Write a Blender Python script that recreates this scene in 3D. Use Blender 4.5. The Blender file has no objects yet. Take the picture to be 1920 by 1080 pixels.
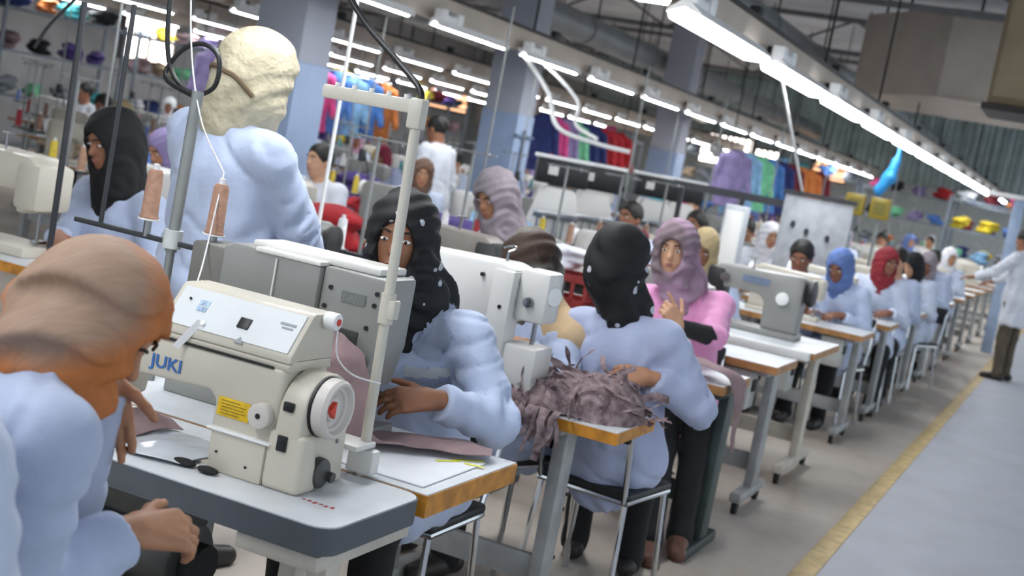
import bpy, bmesh, math, random
import numpy as np
from mathutils import Vector, Matrix

random.seed(7); rng = np.random.default_rng(7)
SC = bpy.context.scene
COL = SC.collection
PI = math.pi

# ------------------------------------------------------------------ camera
cam_d = bpy.data.cameras.new('camera'); cam = bpy.data.objects.new('camera', cam_d); COL.objects.link(cam)
cam_d.sensor_width = 36; cam_d.lens = 2500 / 1920 * 36
cam.matrix_world = Matrix(((0.898408, -0.212388, 0.384387, 0.000000), (0.398009, 0.023844, -0.917072, 0.000000), (0.185610, 0.976894, 0.105954, 1.580000), (0.000000, 0.000000, 0.000000, 1.000000)))
cam_d.clip_start = .05; cam_d.clip_end = 200
cam_d.dof.use_dof = True; cam_d.dof.focus_distance = 3.3; cam_d.dof.aperture_fstop = 4.0
SC.camera = cam

# ------------------------------------------------------------------ light
w = bpy.data.worlds.new('daylight'); SC.world = w; w.use_nodes = True
w.node_tree.nodes['Background'].inputs[0].default_value = (.80, .90, 1.0, 1)
w.node_tree.nodes['Background'].inputs[1].default_value = 0.6
SC.view_settings.view_transform = 'Standard'; SC.view_settings.look = 'None'
SC.view_settings.exposure = 0.95; SC.view_settings.gamma = 1; SC.view_settings.use_curve_mapping = False

SC.cycles.adaptive_threshold = .03; SC.cycles.max_bounces = 6; SC.cycles.diffuse_bounces = 3; SC.cycles.glossy_bounces = 2; SC.cycles.transmission_bounces = 3; SC.cycles.caustics_reflective = False; SC.cycles.caustics_refractive = False

# ------------------------------------------------------------------ materials
def lin(h):
    h = h.lstrip('#'); c = [int(h[i:i+2], 16) / 255 for i in (0, 2, 4)]
    return tuple(x / 12.92 if x <= .04045 else ((x + .055) / 1.055) ** 2.4 for x in c) + (1,)
MATS = {}
def mat(name, col, rough=.5, metal=0, var=.08, scale=9, bump=0, bscale=60, emit=0, col2=None, thr=(.35, .65), sheen=0, coord='Object', detail=3):
    if name in MATS: return MATS[name]
    m = bpy.data.materials.new(name); m.use_nodes = True; nt = m.node_tree; N = nt.nodes; L = nt.links
    b = N['Principled BSDF']; c = lin(col)
    b.inputs['Roughness'].default_value = rough; b.inputs['Metallic'].default_value = metal
    if sheen: b.inputs['Sheen Weight'].default_value = sheen
    tc = N.new('ShaderNodeTexCoord'); nz = N.new('ShaderNodeTexNoise')
    nz.inputs['Scale'].default_value = scale; nz.inputs['Detail'].default_value = detail
    L.new(tc.outputs[coord], nz.inputs['Vector'])
    rp = N.new('ShaderNodeValToRGB'); L.new(nz.outputs['Fac'], rp.inputs[0])
    if col2: a, d = c, lin(col2)
    else: a, d = tuple(x * (1 - var * 1.6) for x in c[:3]) + (1,), tuple(min(1, x * (1 + var)) for x in c[:3]) + (1,)
    rp.color_ramp.elements[0].color = a; rp.color_ramp.elements[1].color = d
    rp.color_ramp.elements[0].position, rp.color_ramp.elements[1].position = thr
    L.new(rp.outputs[0], b.inputs['Base Color'])
    if bump:
        n2 = N.new('ShaderNodeTexNoise'); n2.inputs['Scale'].default_value = bscale; n2.inputs['Detail'].default_value = 4
        L.new(tc.outputs[coord], n2.inputs['Vector'])
        bp = N.new('ShaderNodeBump'); bp.inputs['Strength'].default_value = bump; bp.inputs['Distance'].default_value = .01
        L.new(n2.outputs['Fac'], bp.inputs['Height']); L.new(bp.outputs[0], b.inputs['Normal'])
    if emit:
        b.inputs['Emission Color'].default_value = c; b.inputs['Emission Strength'].default_value = emit
    MATS[name] = m
    return m

# ------------------------------------------------------------------ mesh helpers
class MB:
    """collects shapes, links them as ONE mesh object"""
    def __init__(s): s.bm = bmesh.new()
    def _merge(s, t):
        me = bpy.data.meshes.new('t'); t.to_mesh(me); t.free(); s.bm.from_mesh(me); bpy.data.meshes.remove(me); return s
    def box(s, c, d, rz=0, bev=0, seg=2, R=None):
        t = bmesh.new(); bmesh.ops.create_cube(t, size=1)
        bmesh.ops.scale(t, vec=d, verts=t.verts)
        if bev: bmesh.ops.bevel(t, geom=t.edges[:], offset=min(bev, min(d) * .49), segments=seg, affect='EDGES', profile=.5)
        M = Matrix.Translation(c) @ (R.to_4x4() if R is not None else Matrix.Rotation(rz, 4, 'Z'))
        bmesh.ops.transform(t, matrix=M, verts=t.verts)
        return s._merge(t)
    def bar(s, a, b, wx, wy, bev=0, roll=0):
        a, b = Vector(a), Vector(b); d = b - a
        q = d.to_track_quat('Z', 'X').to_matrix() @ Matrix.Rotation(roll, 3, 'Z')
        return s.box((a + b) / 2, (wx, wy, d.length), R=q, bev=bev)
    def cyl(s, a, b, r, r2=None, n=16, bev=0):
        a, b = Vector(a), Vector(b); d = b - a
        t = bmesh.new(); bmesh.ops.create_cone(t, cap_ends=True, segments=n, radius1=r, radius2=r if r2 is None else r2, depth=d.length)
        if bev:
            bmesh.ops.bevel(t, geom=[e for e in t.edges if any(len(f.verts) > 4 for f in e.link_faces)], offset=bev, segments=2, affect='EDGES', profile=.5)
        M = Matrix.Translation((a + b) / 2) @ d.to_track_quat('Z', 'X').to_matrix().to_4x4()
        bmesh.ops.transform(t, matrix=M, verts=t.verts)
        return s._merge(t)
    def sph(s, c, r, n=12, R=None):
        t = bmesh.new(); bmesh.ops.create_uvsphere(t, u_segments=n, v_segments=max(4, n * 2 // 3), radius=1)
        r = (r, r, r) if not hasattr(r, '__len__') else r
        M = Matrix.Translation(c) @ (R.to_4x4() if R is not None else Matrix()) @ Matrix.Diagonal((*r, 1))
        bmesh.ops.transform(t, matrix=M, verts=t.verts)
        return s._merge(t)
    def prism(s, pts, lo, hi, axis='y', bev=0, seg=2, R=None, T=None):
        """outline pts (a,b) extruded along axis: y -> (a,lo..hi,b); x -> (lo..hi,a,b); z -> (a,b,lo..hi)"""
        t = bmesh.new()
        f = {'y': lambda p, h: (p[0], h, p[1]), 'x': lambda p, h: (h, p[0], p[1]), 'z': lambda p, h: (p[0], p[1], h)}[axis]
        A = [t.verts.new(f(p, lo)) for p in pts]; B = [t.verts.new(f(p, hi)) for p in pts]; n = len(pts)
        t.faces.new(A); t.faces.new(B[::-1])
        for i in range(n): t.faces.new((A[i], B[i], B[(i+1) % n], A[(i+1) % n]))
        bmesh.ops.recalc_face_normals(t, faces=t.faces)
        if bev: bmesh.ops.bevel(t, geom=t.edges[:], offset=bev, segments=seg, affect='EDGES', profile=.5, clamp_overlap=True)
        if R is not None: bmesh.ops.transform(t, matrix=R.to_4x4(), verts=t.verts)
        if T is not None: bmesh.ops.translate(t, vec=T, verts=t.verts)
        return s._merge(t)
    def lathe(s, prof, c=(0, 0, 0), n=20, d=(0, 0, 1)):
        t = bmesh.new(); rings = []
        for r, z in prof:
            rings.append([t.verts.new((r * math.cos(2*PI*i/n), r * math.sin(2*PI*i/n), z)) for i in range(n)])
        for A, B in zip(rings, rings[1:]):
            for i in range(n): t.faces.new((A[i], A[(i+1) % n], B[(i+1) % n], B[i]))
        if prof[0][0] > 1e-4: t.faces.new(rings[0][::-1])
        if prof[-1][0] > 1e-4: t.faces.new(rings[-1])
        bmesh.ops.remove_doubles(t, verts=t.verts, dist=1e-6)
        M = Matrix.Translation(c) @ Vector(d).to_track_quat('Z', 'X').to_matrix().to_4x4()
        bmesh.ops.transform(t, matrix=M, verts=t.verts)
        bmesh.ops.recalc_face_normals(t, faces=t.faces)
        return s._merge(t)
    def tube(s, pts, r, n=8, sub=6, r2=None):
        P = [Vector(p) for p in pts]
        if sub and len(P) > 2:
            Q = [2*P[0]-P[1]] + P + [2*P[-1]-P[-2]]; out = []
            for i in range(1, len(Q) - 2):
                for k in range(sub):
                    u = k / sub; a, b, c, d = Q[i-1], Q[i], Q[i+1], Q[i+2]
                    out.append(.5 * ((2*b) + (c-a)*u + (2*a-5*b+4*c-d)*u*u + (3*b-a-3*c+d)*u**3))
            P = out + [P[-1]]
        t = bmesh.new(); prev = None; rings = []
        for i, p in enumerate(P):
            d = (P[min(i+1, len(P)-1)] - P[max(i-1, 0)]).normalized()
            u = d.orthogonal().normalized() if prev is None else (prev - d * prev.dot(d)).normalized()
            prev = u; v = d.cross(u); rr = r if r2 is None else r + (r2 - r) * i / (len(P) - 1)
            rings.append([t.verts.new(p + rr * (math.cos(2*PI*k/n) * u + math.sin(2*PI*k/n) * v)) for k in range(n)])
        for A, B in zip(rings, rings[1:]):
            for k in range(n): t.faces.new((A[k], A[(k+1) % n], B[(k+1) % n], B[k]))
        t.faces.new(rings[0][::-1]); t.faces.new(rings[-1])
        return s._merge(t)
    def build(s, name, m, parent=None, smooth=35):
        me = bpy.data.meshes.new(name); s.bm.to_mesh(me); s.bm.free()
        return link_mesh(name, me, m, parent, smooth)

def link_mesh(name, me, m, parent=None, smooth=35):
    if smooth:
        me.polygons.foreach_set('use_smooth', [True] * len(me.polygons))
        if smooth < 180: me.set_sharp_from_angle(angle=math.radians(smooth))
    if m: me.materials.append(m)
    o = bpy.data.objects.new(name, me); COL.objects.link(o)
    if parent: o.parent = parent
    return o
def tag(o, label, cat, group=None, kind=None):
    if label: o['label'] = label
    if cat: o['category'] = cat
    if group: o['group'] = group
    if kind: o['kind'] = kind
    return o
def thing(name, label, cat, loc=(0, 0, 0), rz=0, group=None):
    o = bpy.data.objects.new(name, None); COL.objects.link(o); o.empty_display_size = .05
    o.location = loc; o.rotation_euler = (0, 0, rz)
    return tag(o, label, cat, group)
def copy_thing(o, loc, rz=0, label=None, mats=None, scale=1):
    r = o.copy(); COL.objects.link(r); r.location = loc; r.rotation_euler = (0, 0, rz); r.scale = (scale,) * 3
    if label: r['label'] = label
    def recol(c):
        if mats and c.name.split('.')[0] in mats and c.type == 'MESH':
            c.material_slots[0].link = 'OBJECT'; c.material_slots[0].material = mats[c.name.split('.')[0]]
    recol(r)
    for ch in o.children:
        c = ch.copy(); COL.objects.link(c); c.parent = r; recol(c)
        for g in ch.children:
            d = g.copy(); COL.objects.link(d); d.parent = c; recol(d)
    return r
def struct(name, mb, m, parent=None, smooth=0):
    o = mb.build(name, m, parent, smooth)
    if not parent: o['kind'] = 'structure'
    return o
ORD = ['first', 'second', 'third', 'fourth', 'fifth', 'sixth', 'seventh', 'eighth', 'ninth', 'tenth', 'eleventh', 'twelfth', 'thirteenth', 'fourteenth', 'fifteenth', 'sixteenth', 'seventeenth', 'eighteenth', 'nineteenth', 'twentieth']
def text_part(txt, size, m, parent, loc, rot, name='lettering', depth=.0006, shear=0):
    cu = bpy.data.curves.new('t', 'FONT'); cu.body = txt; cu.size = size; cu.extrude = depth; cu.shear = shear; cu.offset = size * .018
    t = bpy.data.objects.new('t', cu); COL.objects.link(t)
    me = bpy.data.meshes.new_from_object(t.evaluated_get(bpy.context.evaluated_depsgraph_get()))
    bpy.data.objects.remove(t); bpy.data.curves.remove(cu)
    o = link_mesh(name, me, m, parent, 0); o.location = loc; o.rotation_euler = rot
    return o

# ------------------------------------------------------------------ signed-distance bodies (people, cloth)
class Field:
    """smooth-blended solid on a voxel grid, meshed by surface nets"""
    def __init__(s, lo, hi, v):
        s.lo = np.array(lo, np.float32); s.v = v
        s.n = np.ceil((np.array(hi) - s.lo) / v).astype(int) + 1
        s.D = np.full(s.n, .3, np.float32)
    def sub(s, lo, hi):
        a = np.clip(np.floor((np.array(lo) - s.lo) / s.v).astype(int), 0, s.n); b = np.clip(np.ceil((np.array(hi) - s.lo) / s.v).astype(int) + 1, 0, s.n)
        if np.any(b <= a): return None
        ax = [(s.lo[i] + s.v * np.arange(a[i], b[i])).astype(np.float32) for i in range(3)]
        return tuple(slice(a[i], b[i]) for i in range(3)), ax[0][:, None, None], ax[1][None, :, None], ax[2][None, None, :]
    def put(s, sl, d, k, mode):
        D = s.D[sl]
        if mode == 's': d = -d; h = np.clip(.5 - .5 * (d - D) / k, 0, 1); s.D[sl] = d * (1 - h) + D * h + k * h * (1 - h)
        else:
            h = np.clip(.5 + .5 * (d - D) / k, 0, 1); s.D[sl] = d * (1 - h) + D * h - k * h * (1 - h)
    def cone(s, a, b, ra, rb, k=.015, mode='u', flat=None, capb=False):
        a = np.array(a, np.float32); b = np.array(b, np.float32); m = max(ra, rb) + k + 4 * s.v
        q = s.sub(np.minimum(a, b) - m, np.maximum(a, b) + m)
        if q is None: return
        sl, X, Y, Z = q; ba = b - a; l2 = float(ba @ ba) + 1e-9
        t = ((X - a[0]) * ba[0] + (Y - a[1]) * ba[1] + (Z - a[2]) * ba[2]) / l2
        h = np.clip(t, 0, 1)
        dx, dy, dz = X - a[0] - ba[0] * h, Y - a[1] - ba[1] * h, Z - a[2] - ba[2] * h
        if flat is not None:   # flattened along a unit vector
            n, f = np.array(flat[0], np.float32), flat[1]; n = n / np.linalg.norm(n)
            e = (dx * n[0] + dy * n[1] + dz * n[2]) * (1 / f - 1)
            dx, dy, dz = dx + e * n[0], dy + e * n[1], dz + e * n[2]
        d = np.sqrt(dx * dx + dy * dy + dz * dz) - (ra + (rb - ra) * h)
        if flat is not None: d = d * (.5 + .5 * flat[1])
        if capb: d = np.maximum(d, (t - 1) * math.sqrt(l2))
        s.put(sl, d, k, mode)
    def chain(s, P, R, k=.015, **kw):
        for i in range(len(P) - 1): s.cone(P[i], P[i+1], R[i], R[i+1], k, **kw)
    def ell(s, c, r, k=.02, mode='u', F=None):
        c = np.array(c, np.float32); r = np.array(r, np.float32); m = float(r.max()) + k + 4 * s.v
        q = s.sub(c - m, c + m)
        if q is None: return
        sl, X, Y, Z = q; x, y, z = X - c[0], Y - c[1], Z - c[2]
        if F is not None: x, y, z = [x * F[i][0] + y * F[i][1] + z * F[i][2] for i in range(3)]
        k0 = np.sqrt((x / r[0])**2 + (y / r[1])**2 + (z / r[2])**2)
        k1 = np.sqrt((x / r[0]**2)**2 + (y / r[1]**2)**2 + (z / r[2]**2)**2) + 1e-6
        s.put(sl, k0 * (k0 - 1) / k1, k, mode)
    def cut(s, p, n, lo=None, hi=None):
        """remove what lies on the n side of the plane (inside the box lo..hi)"""
        lo = s.lo if lo is None else lo; hi = s.lo + s.v * s.n if hi is None else hi
        q = s.sub(lo, hi)
        if q is None: return
        sl, X, Y, Z = q; n = np.array(n, float); n /= np.linalg.norm(n)
        s.D[sl] = np.maximum(s.D[sl], (X - p[0]) * n[0] + (Y - p[1]) * n[1] + (Z - p[2]) * n[2])
    def disp(s, fn):
        I = np.nonzero(np.abs(s.D) < .035)
        p = [s.lo[i] + s.v * I[i] for i in range(3)]
        s.D[I] += fn(*p).astype(np.float32)
    def mesh(s, name, m, parent=None, smooth=180):
        V, Fq = surface_nets(s.D); V = s.lo + V * s.v
        me = bpy.data.meshes.new(name)
        me.vertices.add(len(V)); me.vertices.foreach_set('co', V.astype(np.float32).ravel())
        me.loops.add(Fq.size); me.loops.foreach_set('vertex_index', Fq.astype(np.int32).ravel())
        me.polygons.add(len(Fq)); me.polygons.foreach_set('loop_start', np.arange(0, Fq.size, 4, dtype=np.int32))
        me.update(calc_edges=True); me.validate()
        return link_mesh(name, me, m, parent, smooth)

def surface_nets(D):
    S = D < 0; nx, ny, nz = D.shape
    C = np.zeros((nx-1, ny-1, nz-1), np.int8)
    for i in (0, 1):
        for j in (0, 1):
            for k in (0, 1): C += S[i:nx-1+i, j:ny-1+j, k:nz-1+k]
    I = np.nonzero((C > 0) & (C < 8)); n = len(I[0])
    ids = np.full(C.shape, -1, np.int32); ids[I] = np.arange(n)
    acc = np.zeros((n, 3), np.float32); cnt = np.zeros(n, np.float32)
    corner = lambda o: D[I[0]+o[0], I[1]+o[1], I[2]+o[2]]
    vals = {(i, j, k): corner((i, j, k)) for i in (0, 1) for j in (0, 1) for k in (0, 1)}
    for o in vals:
        for ax in range(3):
            if o[ax]: continue
            e = list(o); e[ax] = 1; d0, d1 = vals[o], vals[tuple(e)]
            x = (d0 < 0) != (d1 < 0); t = d0[x] / (d0[x] - d1[x])
            p = np.tile(np.array(o, np.float32), (len(t), 1)); p[:, ax] += t
            acc[x] += p; cnt[x] += 1
    V = acc / np.maximum(cnt, 1)[:, None] + np.stack(I, 1)
    faces = []
    for ax in range(3):
        u, v = (ax + 1) % 3, (ax + 2) % 3
        a = [slice(None)] * 3; b = [slice(None)] * 3; a[ax] = slice(0, -1); b[ax] = slice(1, None)
        s0, s1 = S[tuple(a)], S[tuple(b)]
        J = np.nonzero(s0 != s1); J = [j.copy() for j in J]
        ok = (J[u] > 0) & (J[v] > 0) & (J[u] < D.shape[u]-1) & (J[v] < D.shape[v]-1)
        J = [j[ok] for j in J]; sg = s0[tuple(J)]
        q = []
        for du, dv in ((-1, -1), (0, -1), (0, 0), (-1, 0)):
            K = [j.copy() for j in J]; K[u] = K[u] + du; K[v] = K[v] + dv; q.append(ids[tuple(K)])
        q = np.stack(q, 1); q[~sg] = q[~sg][:, ::-1]; faces.append(q)
    F = np.concatenate(faces); return V, F[(F >= 0).all(1)]

def wrinkle(x, y, z, seed=0, f=14.):
    a, b, c = 1.3 * seed, 2.1 * seed + .7, .9 * seed + 1.9
    w1 = np.sin(f * (x * 1.1 + .5 * z) + a + 2.2 * np.sin(f * .45 * (y - .6 * z) + b))
    w2 = np.sin(f * (y * 1.2 - .6 * z) + c + 2.0 * np.sin(f * .5 * (x + .5 * z) + a))
    w3 = np.sin(f * 1.9 * (z + .4 * x) + b + 2.5 * np.sin(f * .6 * (x - y) + c))
    return (w1 + w2 + .8 * w3) / 2.8
# ------------------------------------------------------------------ the setting
m_floor = mat('floor_concrete', '#d2c8bc', .62, var=.1, scale=2.2, bump=.05, bscale=30, detail=8)
nt = m_floor.node_tree; N = nt.nodes; L = nt.links          # pale blue-grey paint right of the yellow line, brownish stains by the tables
b = N['Principled BSDF']; src = b.inputs['Base Color'].links[0].from_socket
tc = N.new('ShaderNodeTexCoord'); sx = N.new('ShaderNodeSeparateXYZ'); L.new(tc.outputs['Object'], sx.inputs[0])
n3 = N.new('ShaderNodeTexNoise'); n3.inputs['Scale'].default_value = 1.1; n3.inputs['Detail'].default_value = 7; n3.inputs['Roughness'].default_value = .65; L.new(tc.outputs['Object'], n3.inputs['Vector'])
r3 = N.new('ShaderNodeValToRGB'); r3.color_ramp.elements[0].position = .44; r3.color_ramp.elements[1].position = .70
r3.color_ramp.elements[0].color = (0, 0, 0, 1); r3.color_ramp.elements[1].color = (.75, .75, .75, 1); L.new(n3.outputs['Fac'], r3.inputs[0])
mx = N.new('ShaderNodeMixRGB'); mx.inputs[2].default_value = lin('#8a7766'); L.new(r3.outputs[0], mx.inputs[0]); L.new(src, mx.inputs[1])
mr = N.new('ShaderNodeMapRange'); mr.inputs[1].default_value = -.84; mr.inputs[2].default_value = -.80; L.new(sx.outputs[0], mr.inputs[0])
m2 = N.new('ShaderNodeMixRGB'); L.new(mr.outputs[0], m2.inputs[0]); L.new(mx.outputs[0], m2.inputs[1])
n4 = N.new('ShaderNodeTexNoise'); n4.inputs['Scale'].default_value = 3; n4.inputs['Detail'].default_value = 6; L.new(tc.outputs['Object'], n4.inputs['Vector'])
r4 = N.new('ShaderNodeValToRGB'); r4.color_ramp.elements[0].color = lin('#a3a5ac'); r4.color_ramp.elements[1].color = lin('#bcbfc6'); L.new(n4.outputs['Fac'], r4.inputs[0])
L.new(r4.outputs[0], m2.inputs[2]); L.new(m2.outputs[0], b.inputs['Base Color'])
struct('floor', MB().box((-7, 16, -.05), (26, 44, .1)), m_floor)
struct('trim_1', MB().box((-.82, 16, .002), (.095, 44, .004)), mat('yellow_line', '#c9b07c', .6, var=.15, scale=12, detail=8))
m_ceil = mat('ceiling_paint', '#cdcfd4', .8, var=.12, scale=.8)
struct('ceiling', MB().box((-7, 18, 4.55), (26, 44, .1)), m_ceil)
m_wall = mat('wall_plaster', '#b8babc', .8, var=.1, scale=1.5)
struct('wall_left', MB().box((-17.1, 17, 2.25), (.2, 40, 4.5)), m_wall)
wf = struct('wall_far', MB().box((-7.5, 35.1, 2.25), (19, .2, 4.5)), mat('far_wall_paint', '#a2a8a8', .8))
m_corr = mat('corrugated_sheet', '#a3b3b3', .55, var=.12, scale=3)
for i in range(14):                                      # corrugated sheets high on the far wall
    pts = []
    for k in range(7):
        x = k * .16; pts += [(x, 0), (x + .05, 0), (x + .08, .05), (x + .13, .05)]
    pts += [(1.12, 0), (1.12, -.03), (0, -.03)]
    p = struct('panel', MB().prism([(a, -q) for a, q in pts], 2.5, 4.45, 'z'), m_corr, wf)
    p.location = (-13.5 + i * 1.14, 34.93, 0)
m_colu = mat('column_upper_paint', '#a4a7b2', .7, var=.05, scale=2)
m_coll = mat('column_lower_paint', '#8ea0bd', .55, var=.06, scale=2)
for i, (y, wd) in enumerate(((9.6, .47), (14.2, .45), (20.5, .45))):
    c = struct('trim_%d' % (i + 2), MB().box((-6.4, y, 3.2), (wd, wd, 2.6), bev=.015), m_colu, smooth=30)
    struct('lower_panel', MB().box((-6.4, y, .96), (wd + .02, wd + .02, 1.92), bev=.012), m_coll, c, 30)
    m_dk = mat('column_cross_steel', '#50607a', .6)
    if i == 1:
        struct('wall_bracket', MB().box((-6.4 + wd/2 + .03, y - .02, 1.3), (.03, .03, .9)).box((-6.4 + wd/2 + .03, y - .02, 1.68), (.03, .5, .03)), m_dk, c)
# windows on the left and far walls, daylight behind the panes
m_frame = mat('window_frame_paint', '#6c6a6a', .6)
m_pane = mat('window_daylight', '#fff0e6', .3, emit=3.0, var=.02)
m_paneo = mat('window_warm', '#f0b58a', .3, emit=1.2, var=.1)
wi = 0
def window(c, wd, ht, wall, mp, nx=2, nz=2):
    global wi; wi += 1
    fr = MB(); th = .05
    for k in range(nx + 1):
        u = -wd / 2 + wd * k / nx
        fr.box((u, 0, 0), (th, .1, ht + th))
    for k in range(nz + 1):
        fr.box((0, 0, -ht / 2 + ht * k / nz), (wd, .1, th))
    o = struct('window_%d' % wi, fr, m_frame); o.location = c; o.rotation_euler = (0, 0, PI / 2 if wall == 'l' else 0)
    for i in range(nx):
        for k in range(nz):
            p = struct('pane', MB().box((-wd / 2 + wd * (i + .5) / nx, 0, -ht / 2 + ht * (k + .5) / nz), (wd / nx - th, .02, ht / nz - th)), mp, o)
for y in (15.9, 20.6): window((-16.95, y, 2.25), 1.5, .9, 'l', m_pane)
window((-16.95, 33.4, 2.45), 2.4, .6, 'l', m_paneo)
window((-9.3, 34.9, 2.45), 1.4, .8, 'f', m_pane); window((-8.2, 34.9, 2.3), .7, .7, 'f', m_pane); window((-6.5, 34.9, 2.45), .9, .6, 'f', m_paneo)

# ------------------------------------------------------------------ cable trunking with fluorescent lights below
m_trunk = mat('trunking_beige', '#c3b6a8', .55, var=.05, scale=3)
m_rail = mat('dark_steel', '#3a3634', .5, .6)
m_white = mat('fixture_white', '#f4f4f2', .4, var=.02)
m_tube = mat('fluorescent_tube', '#f6faff', .3, emit=45, var=.01)
m_diff = mat('lamp_diffuser', '#f8fbff', .4, emit=15, var=.01)
m_black = mat('black_plastic', '#17181a', .45, var=.1)
ROWS = [(-2.12, .3, 2.1, 1.62, 16, 'right-hand'), (-5.1, 4.11, 1.82, 1.4, 16, 'second'), (-8.6, 11.7, 1.76, 1.38, 12, 'third'), (-11.1, 12.6, 1.7, 1.3, 11, 'fourth'), (-13.6, 14.2, 1.7, 1.3, 9, 'leftmost')]
fix = {}
for ri, (X, y0, pitch, ln, cnt, nm) in enumerate(ROWS):
    ya, yb = y0 - 2.2, 34.5
    t = thing('cable_trunking', {0: 'long beige cable trunking over the aisle-side sewing row', 1: 'long beige cable trunking left of the right-hand one', 2: 'grey-beige cable trunking beyond the middle columns', 3: 'fourth beige cable trunking from the aisle at upper left', 4: 'farthest beige cable trunking along the left wall'}[ri], 'trunking', (X - .165, ya, 2.55), group='cable trunking above the light rows')
    MB().box((0, (yb - ya) / 2, 0), (.09, yb - ya, .2), bev=.006).build('channel', m_trunk, t)
    MB().box((.02, (yb - ya) / 2, .115), (.06, yb - ya, .03)).build('rail', m_rail, t)
    for k in range(int((yb - ya) / 3)):
        MB().cyl((0, 1 + 3 * k, .12), (0, 1 + 3 * k, .45 if ri == 0 and 15.7 < ya + 1 + 3 * k < 19 else 1.95), .012, n=6).build('hanger_rod', m_rail, t)
        MB().box((-.02, 1.6 + 3 * k, .16), (.07, .12, .09), bev=.01).build('junction_box', m_black, t)
    for k in range(cnt):
        y = y0 + k * pitch + ln / 2
        lab = 'white fluorescent light, %s from the camera on the %s trunking' % (ORD[k], nm)
        if ri in fix: copy_thing(fix[ri], (X, y, 2.40), 0, lab); continue
        f = thing('fluorescent_light', lab, 'ceiling light', (X, y, 2.40), group='fluorescent lights under the trunking'); fix[ri] = f
        h = ln / 2; wd = .10 if ri == 0 else .05
        MB().prism([(-.03, .05), (.03, .05), (wd, -.005), (wd - .006, -.012), (0, .022), (-wd + .006, -.012), (-wd, -.005)], -h, h, 'y').build('reflector', m_white, f, 0)
        if ri == 0: MB().prism([(-.09, -.012), (.09, -.012), (.075, -.045), (-.075, -.045)], -h + .01, h - .01, 'y', bev=.006).build('diffuser', m_diff, f)
        for s in (() if ri == 0 else (0,)):
            MB().cyl((s * .045, -h + .03, 0), (s * .045, h - .03, 0), .016, n=10).build('tube', m_tube, f)
        for yy in (-h + .1, -h + .38):
            MB().box((.0, yy, .09), (.09, .10, .09), bev=.012).build('mounting_block', m_white, f)
        MB().box((0, -h + .24, .075), (.06, .2, .05), bev=.01).build('ballast', m_white, f)
        MB().box((-.065, -h + .24, .115), (.125, .05, .05), bev=.01).build('hook', m_black, f)

# ducts and conduits below the ceiling
m_truss = mat('truss_paint', '#6a6a6c', .6, var=.1)
m_duct = mat('duct_grey', '#8b9092', .45, .5, var=.08, scale=2)
for i, (x, z, r, lab) in enumerate(((-3.7, 3.35, .17, 'grey round air duct between the two nearest trunkings'), (-6.9, 3.3, .2, 'grey round air duct running above the columns'), (-9.8, 3.2, .17, 'grey round air duct at the far left under the ceiling'))):
    t = thing('air_duct', lab, 'duct', (x, 6, z), group='round air ducts')
    for k in range(10):
        MB().cyl((0, k * 2.8, 0), (0, k * 2.8 + 2.78, 0), r, n=20).build('duct_section', m_duct, t)
        MB().cyl((0, k * 2.8 - .03, 0), (0, k * 2.8 + .03, 0), r + .02, n=20).build('collar', m_duct, t)
        MB().cyl((0, k * 2.8 + .5, r), (0, k * 2.8 + .5, 4.5 - z), .012, n=6).build('hanger_rod', m_rail, t)
for i, y in enumerate((10.5, 15.5, 21, 27)):
    t = thing('roof_truss', 'dark steel roof truss spanning the hall, %s from the camera' % ORD[i], 'truss', (-7, y, 3.9), group='steel roof trusses')
    MB().box((0, 0, .5), (20, .08, .08)).build('top_chord', m_truss, t); MB().box((0, 0, 0), (20, .07, .07)).build('bottom_chord', m_truss, t)
    for k in range(20): MB().bar((-10 + k, 0, .5 * (k % 2)), (-9 + k, 0, .5 * ((k + 1) % 2)), .035, .035).build('brace', m_truss, t)
# boxed-in duct and brown cabinet hanging at upper right
m_box = mat('duct_board', '#b5aa9e', .7, var=.06, scale=2)
t = thing('boxed_duct', 'big beige boxed-in duct hanging under the ceiling at upper right', 'duct', (-1.95, 15.8, 3.0))
MB().prism([(0, 0), (.95, .05), (.95, 3), (-1.2, 3), (-1.2, 1.45)], 0, 1.0, 'z', bev=.01).build('casing', m_box, t)
MB().prism([(0, -.02), (.95, .03), (.95, .08), (0, .05)], -.03, 0, 'z').build('lower_trim', m_trunk, t)
for a, q in ((.28, .1), (.6, .1), (-.6, .78), (-1.0, 1.6)): MB().bar((a, q, 1), (a, q, 1.5), .03, .03).build('hanger_rod', m_rail, t)
t = thing('hanging_cabinet', 'brown panelled cabinet hanging at the upper right corner', 'cabinet', (-.93, 11, 2.58))
MB().box((.6, .4, .8), (1.3, .8, 1.6), bev=.01).build('casing', mat('cabinet_brown', '#7a6a50', .6, var=.1, scale=3), t)
for k in range(3): MB().box((.15 + .4 * k, -.012, .8), (.33, .02, 1.5), bev=.005).build('panel', mat('cabinet_panel', '#8c7c62', .6, var=.1, scale=3), t)
MB().box((.6, .4, -.03), (1.36, .86, .05)).build('bottom_frame', m_rail, t)
for a in (0, 1.2): MB().bar((a, .4, 1.6), (a, .4, 1.75), .03, .03).build('hanger_rod', m_rail, t)
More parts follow.
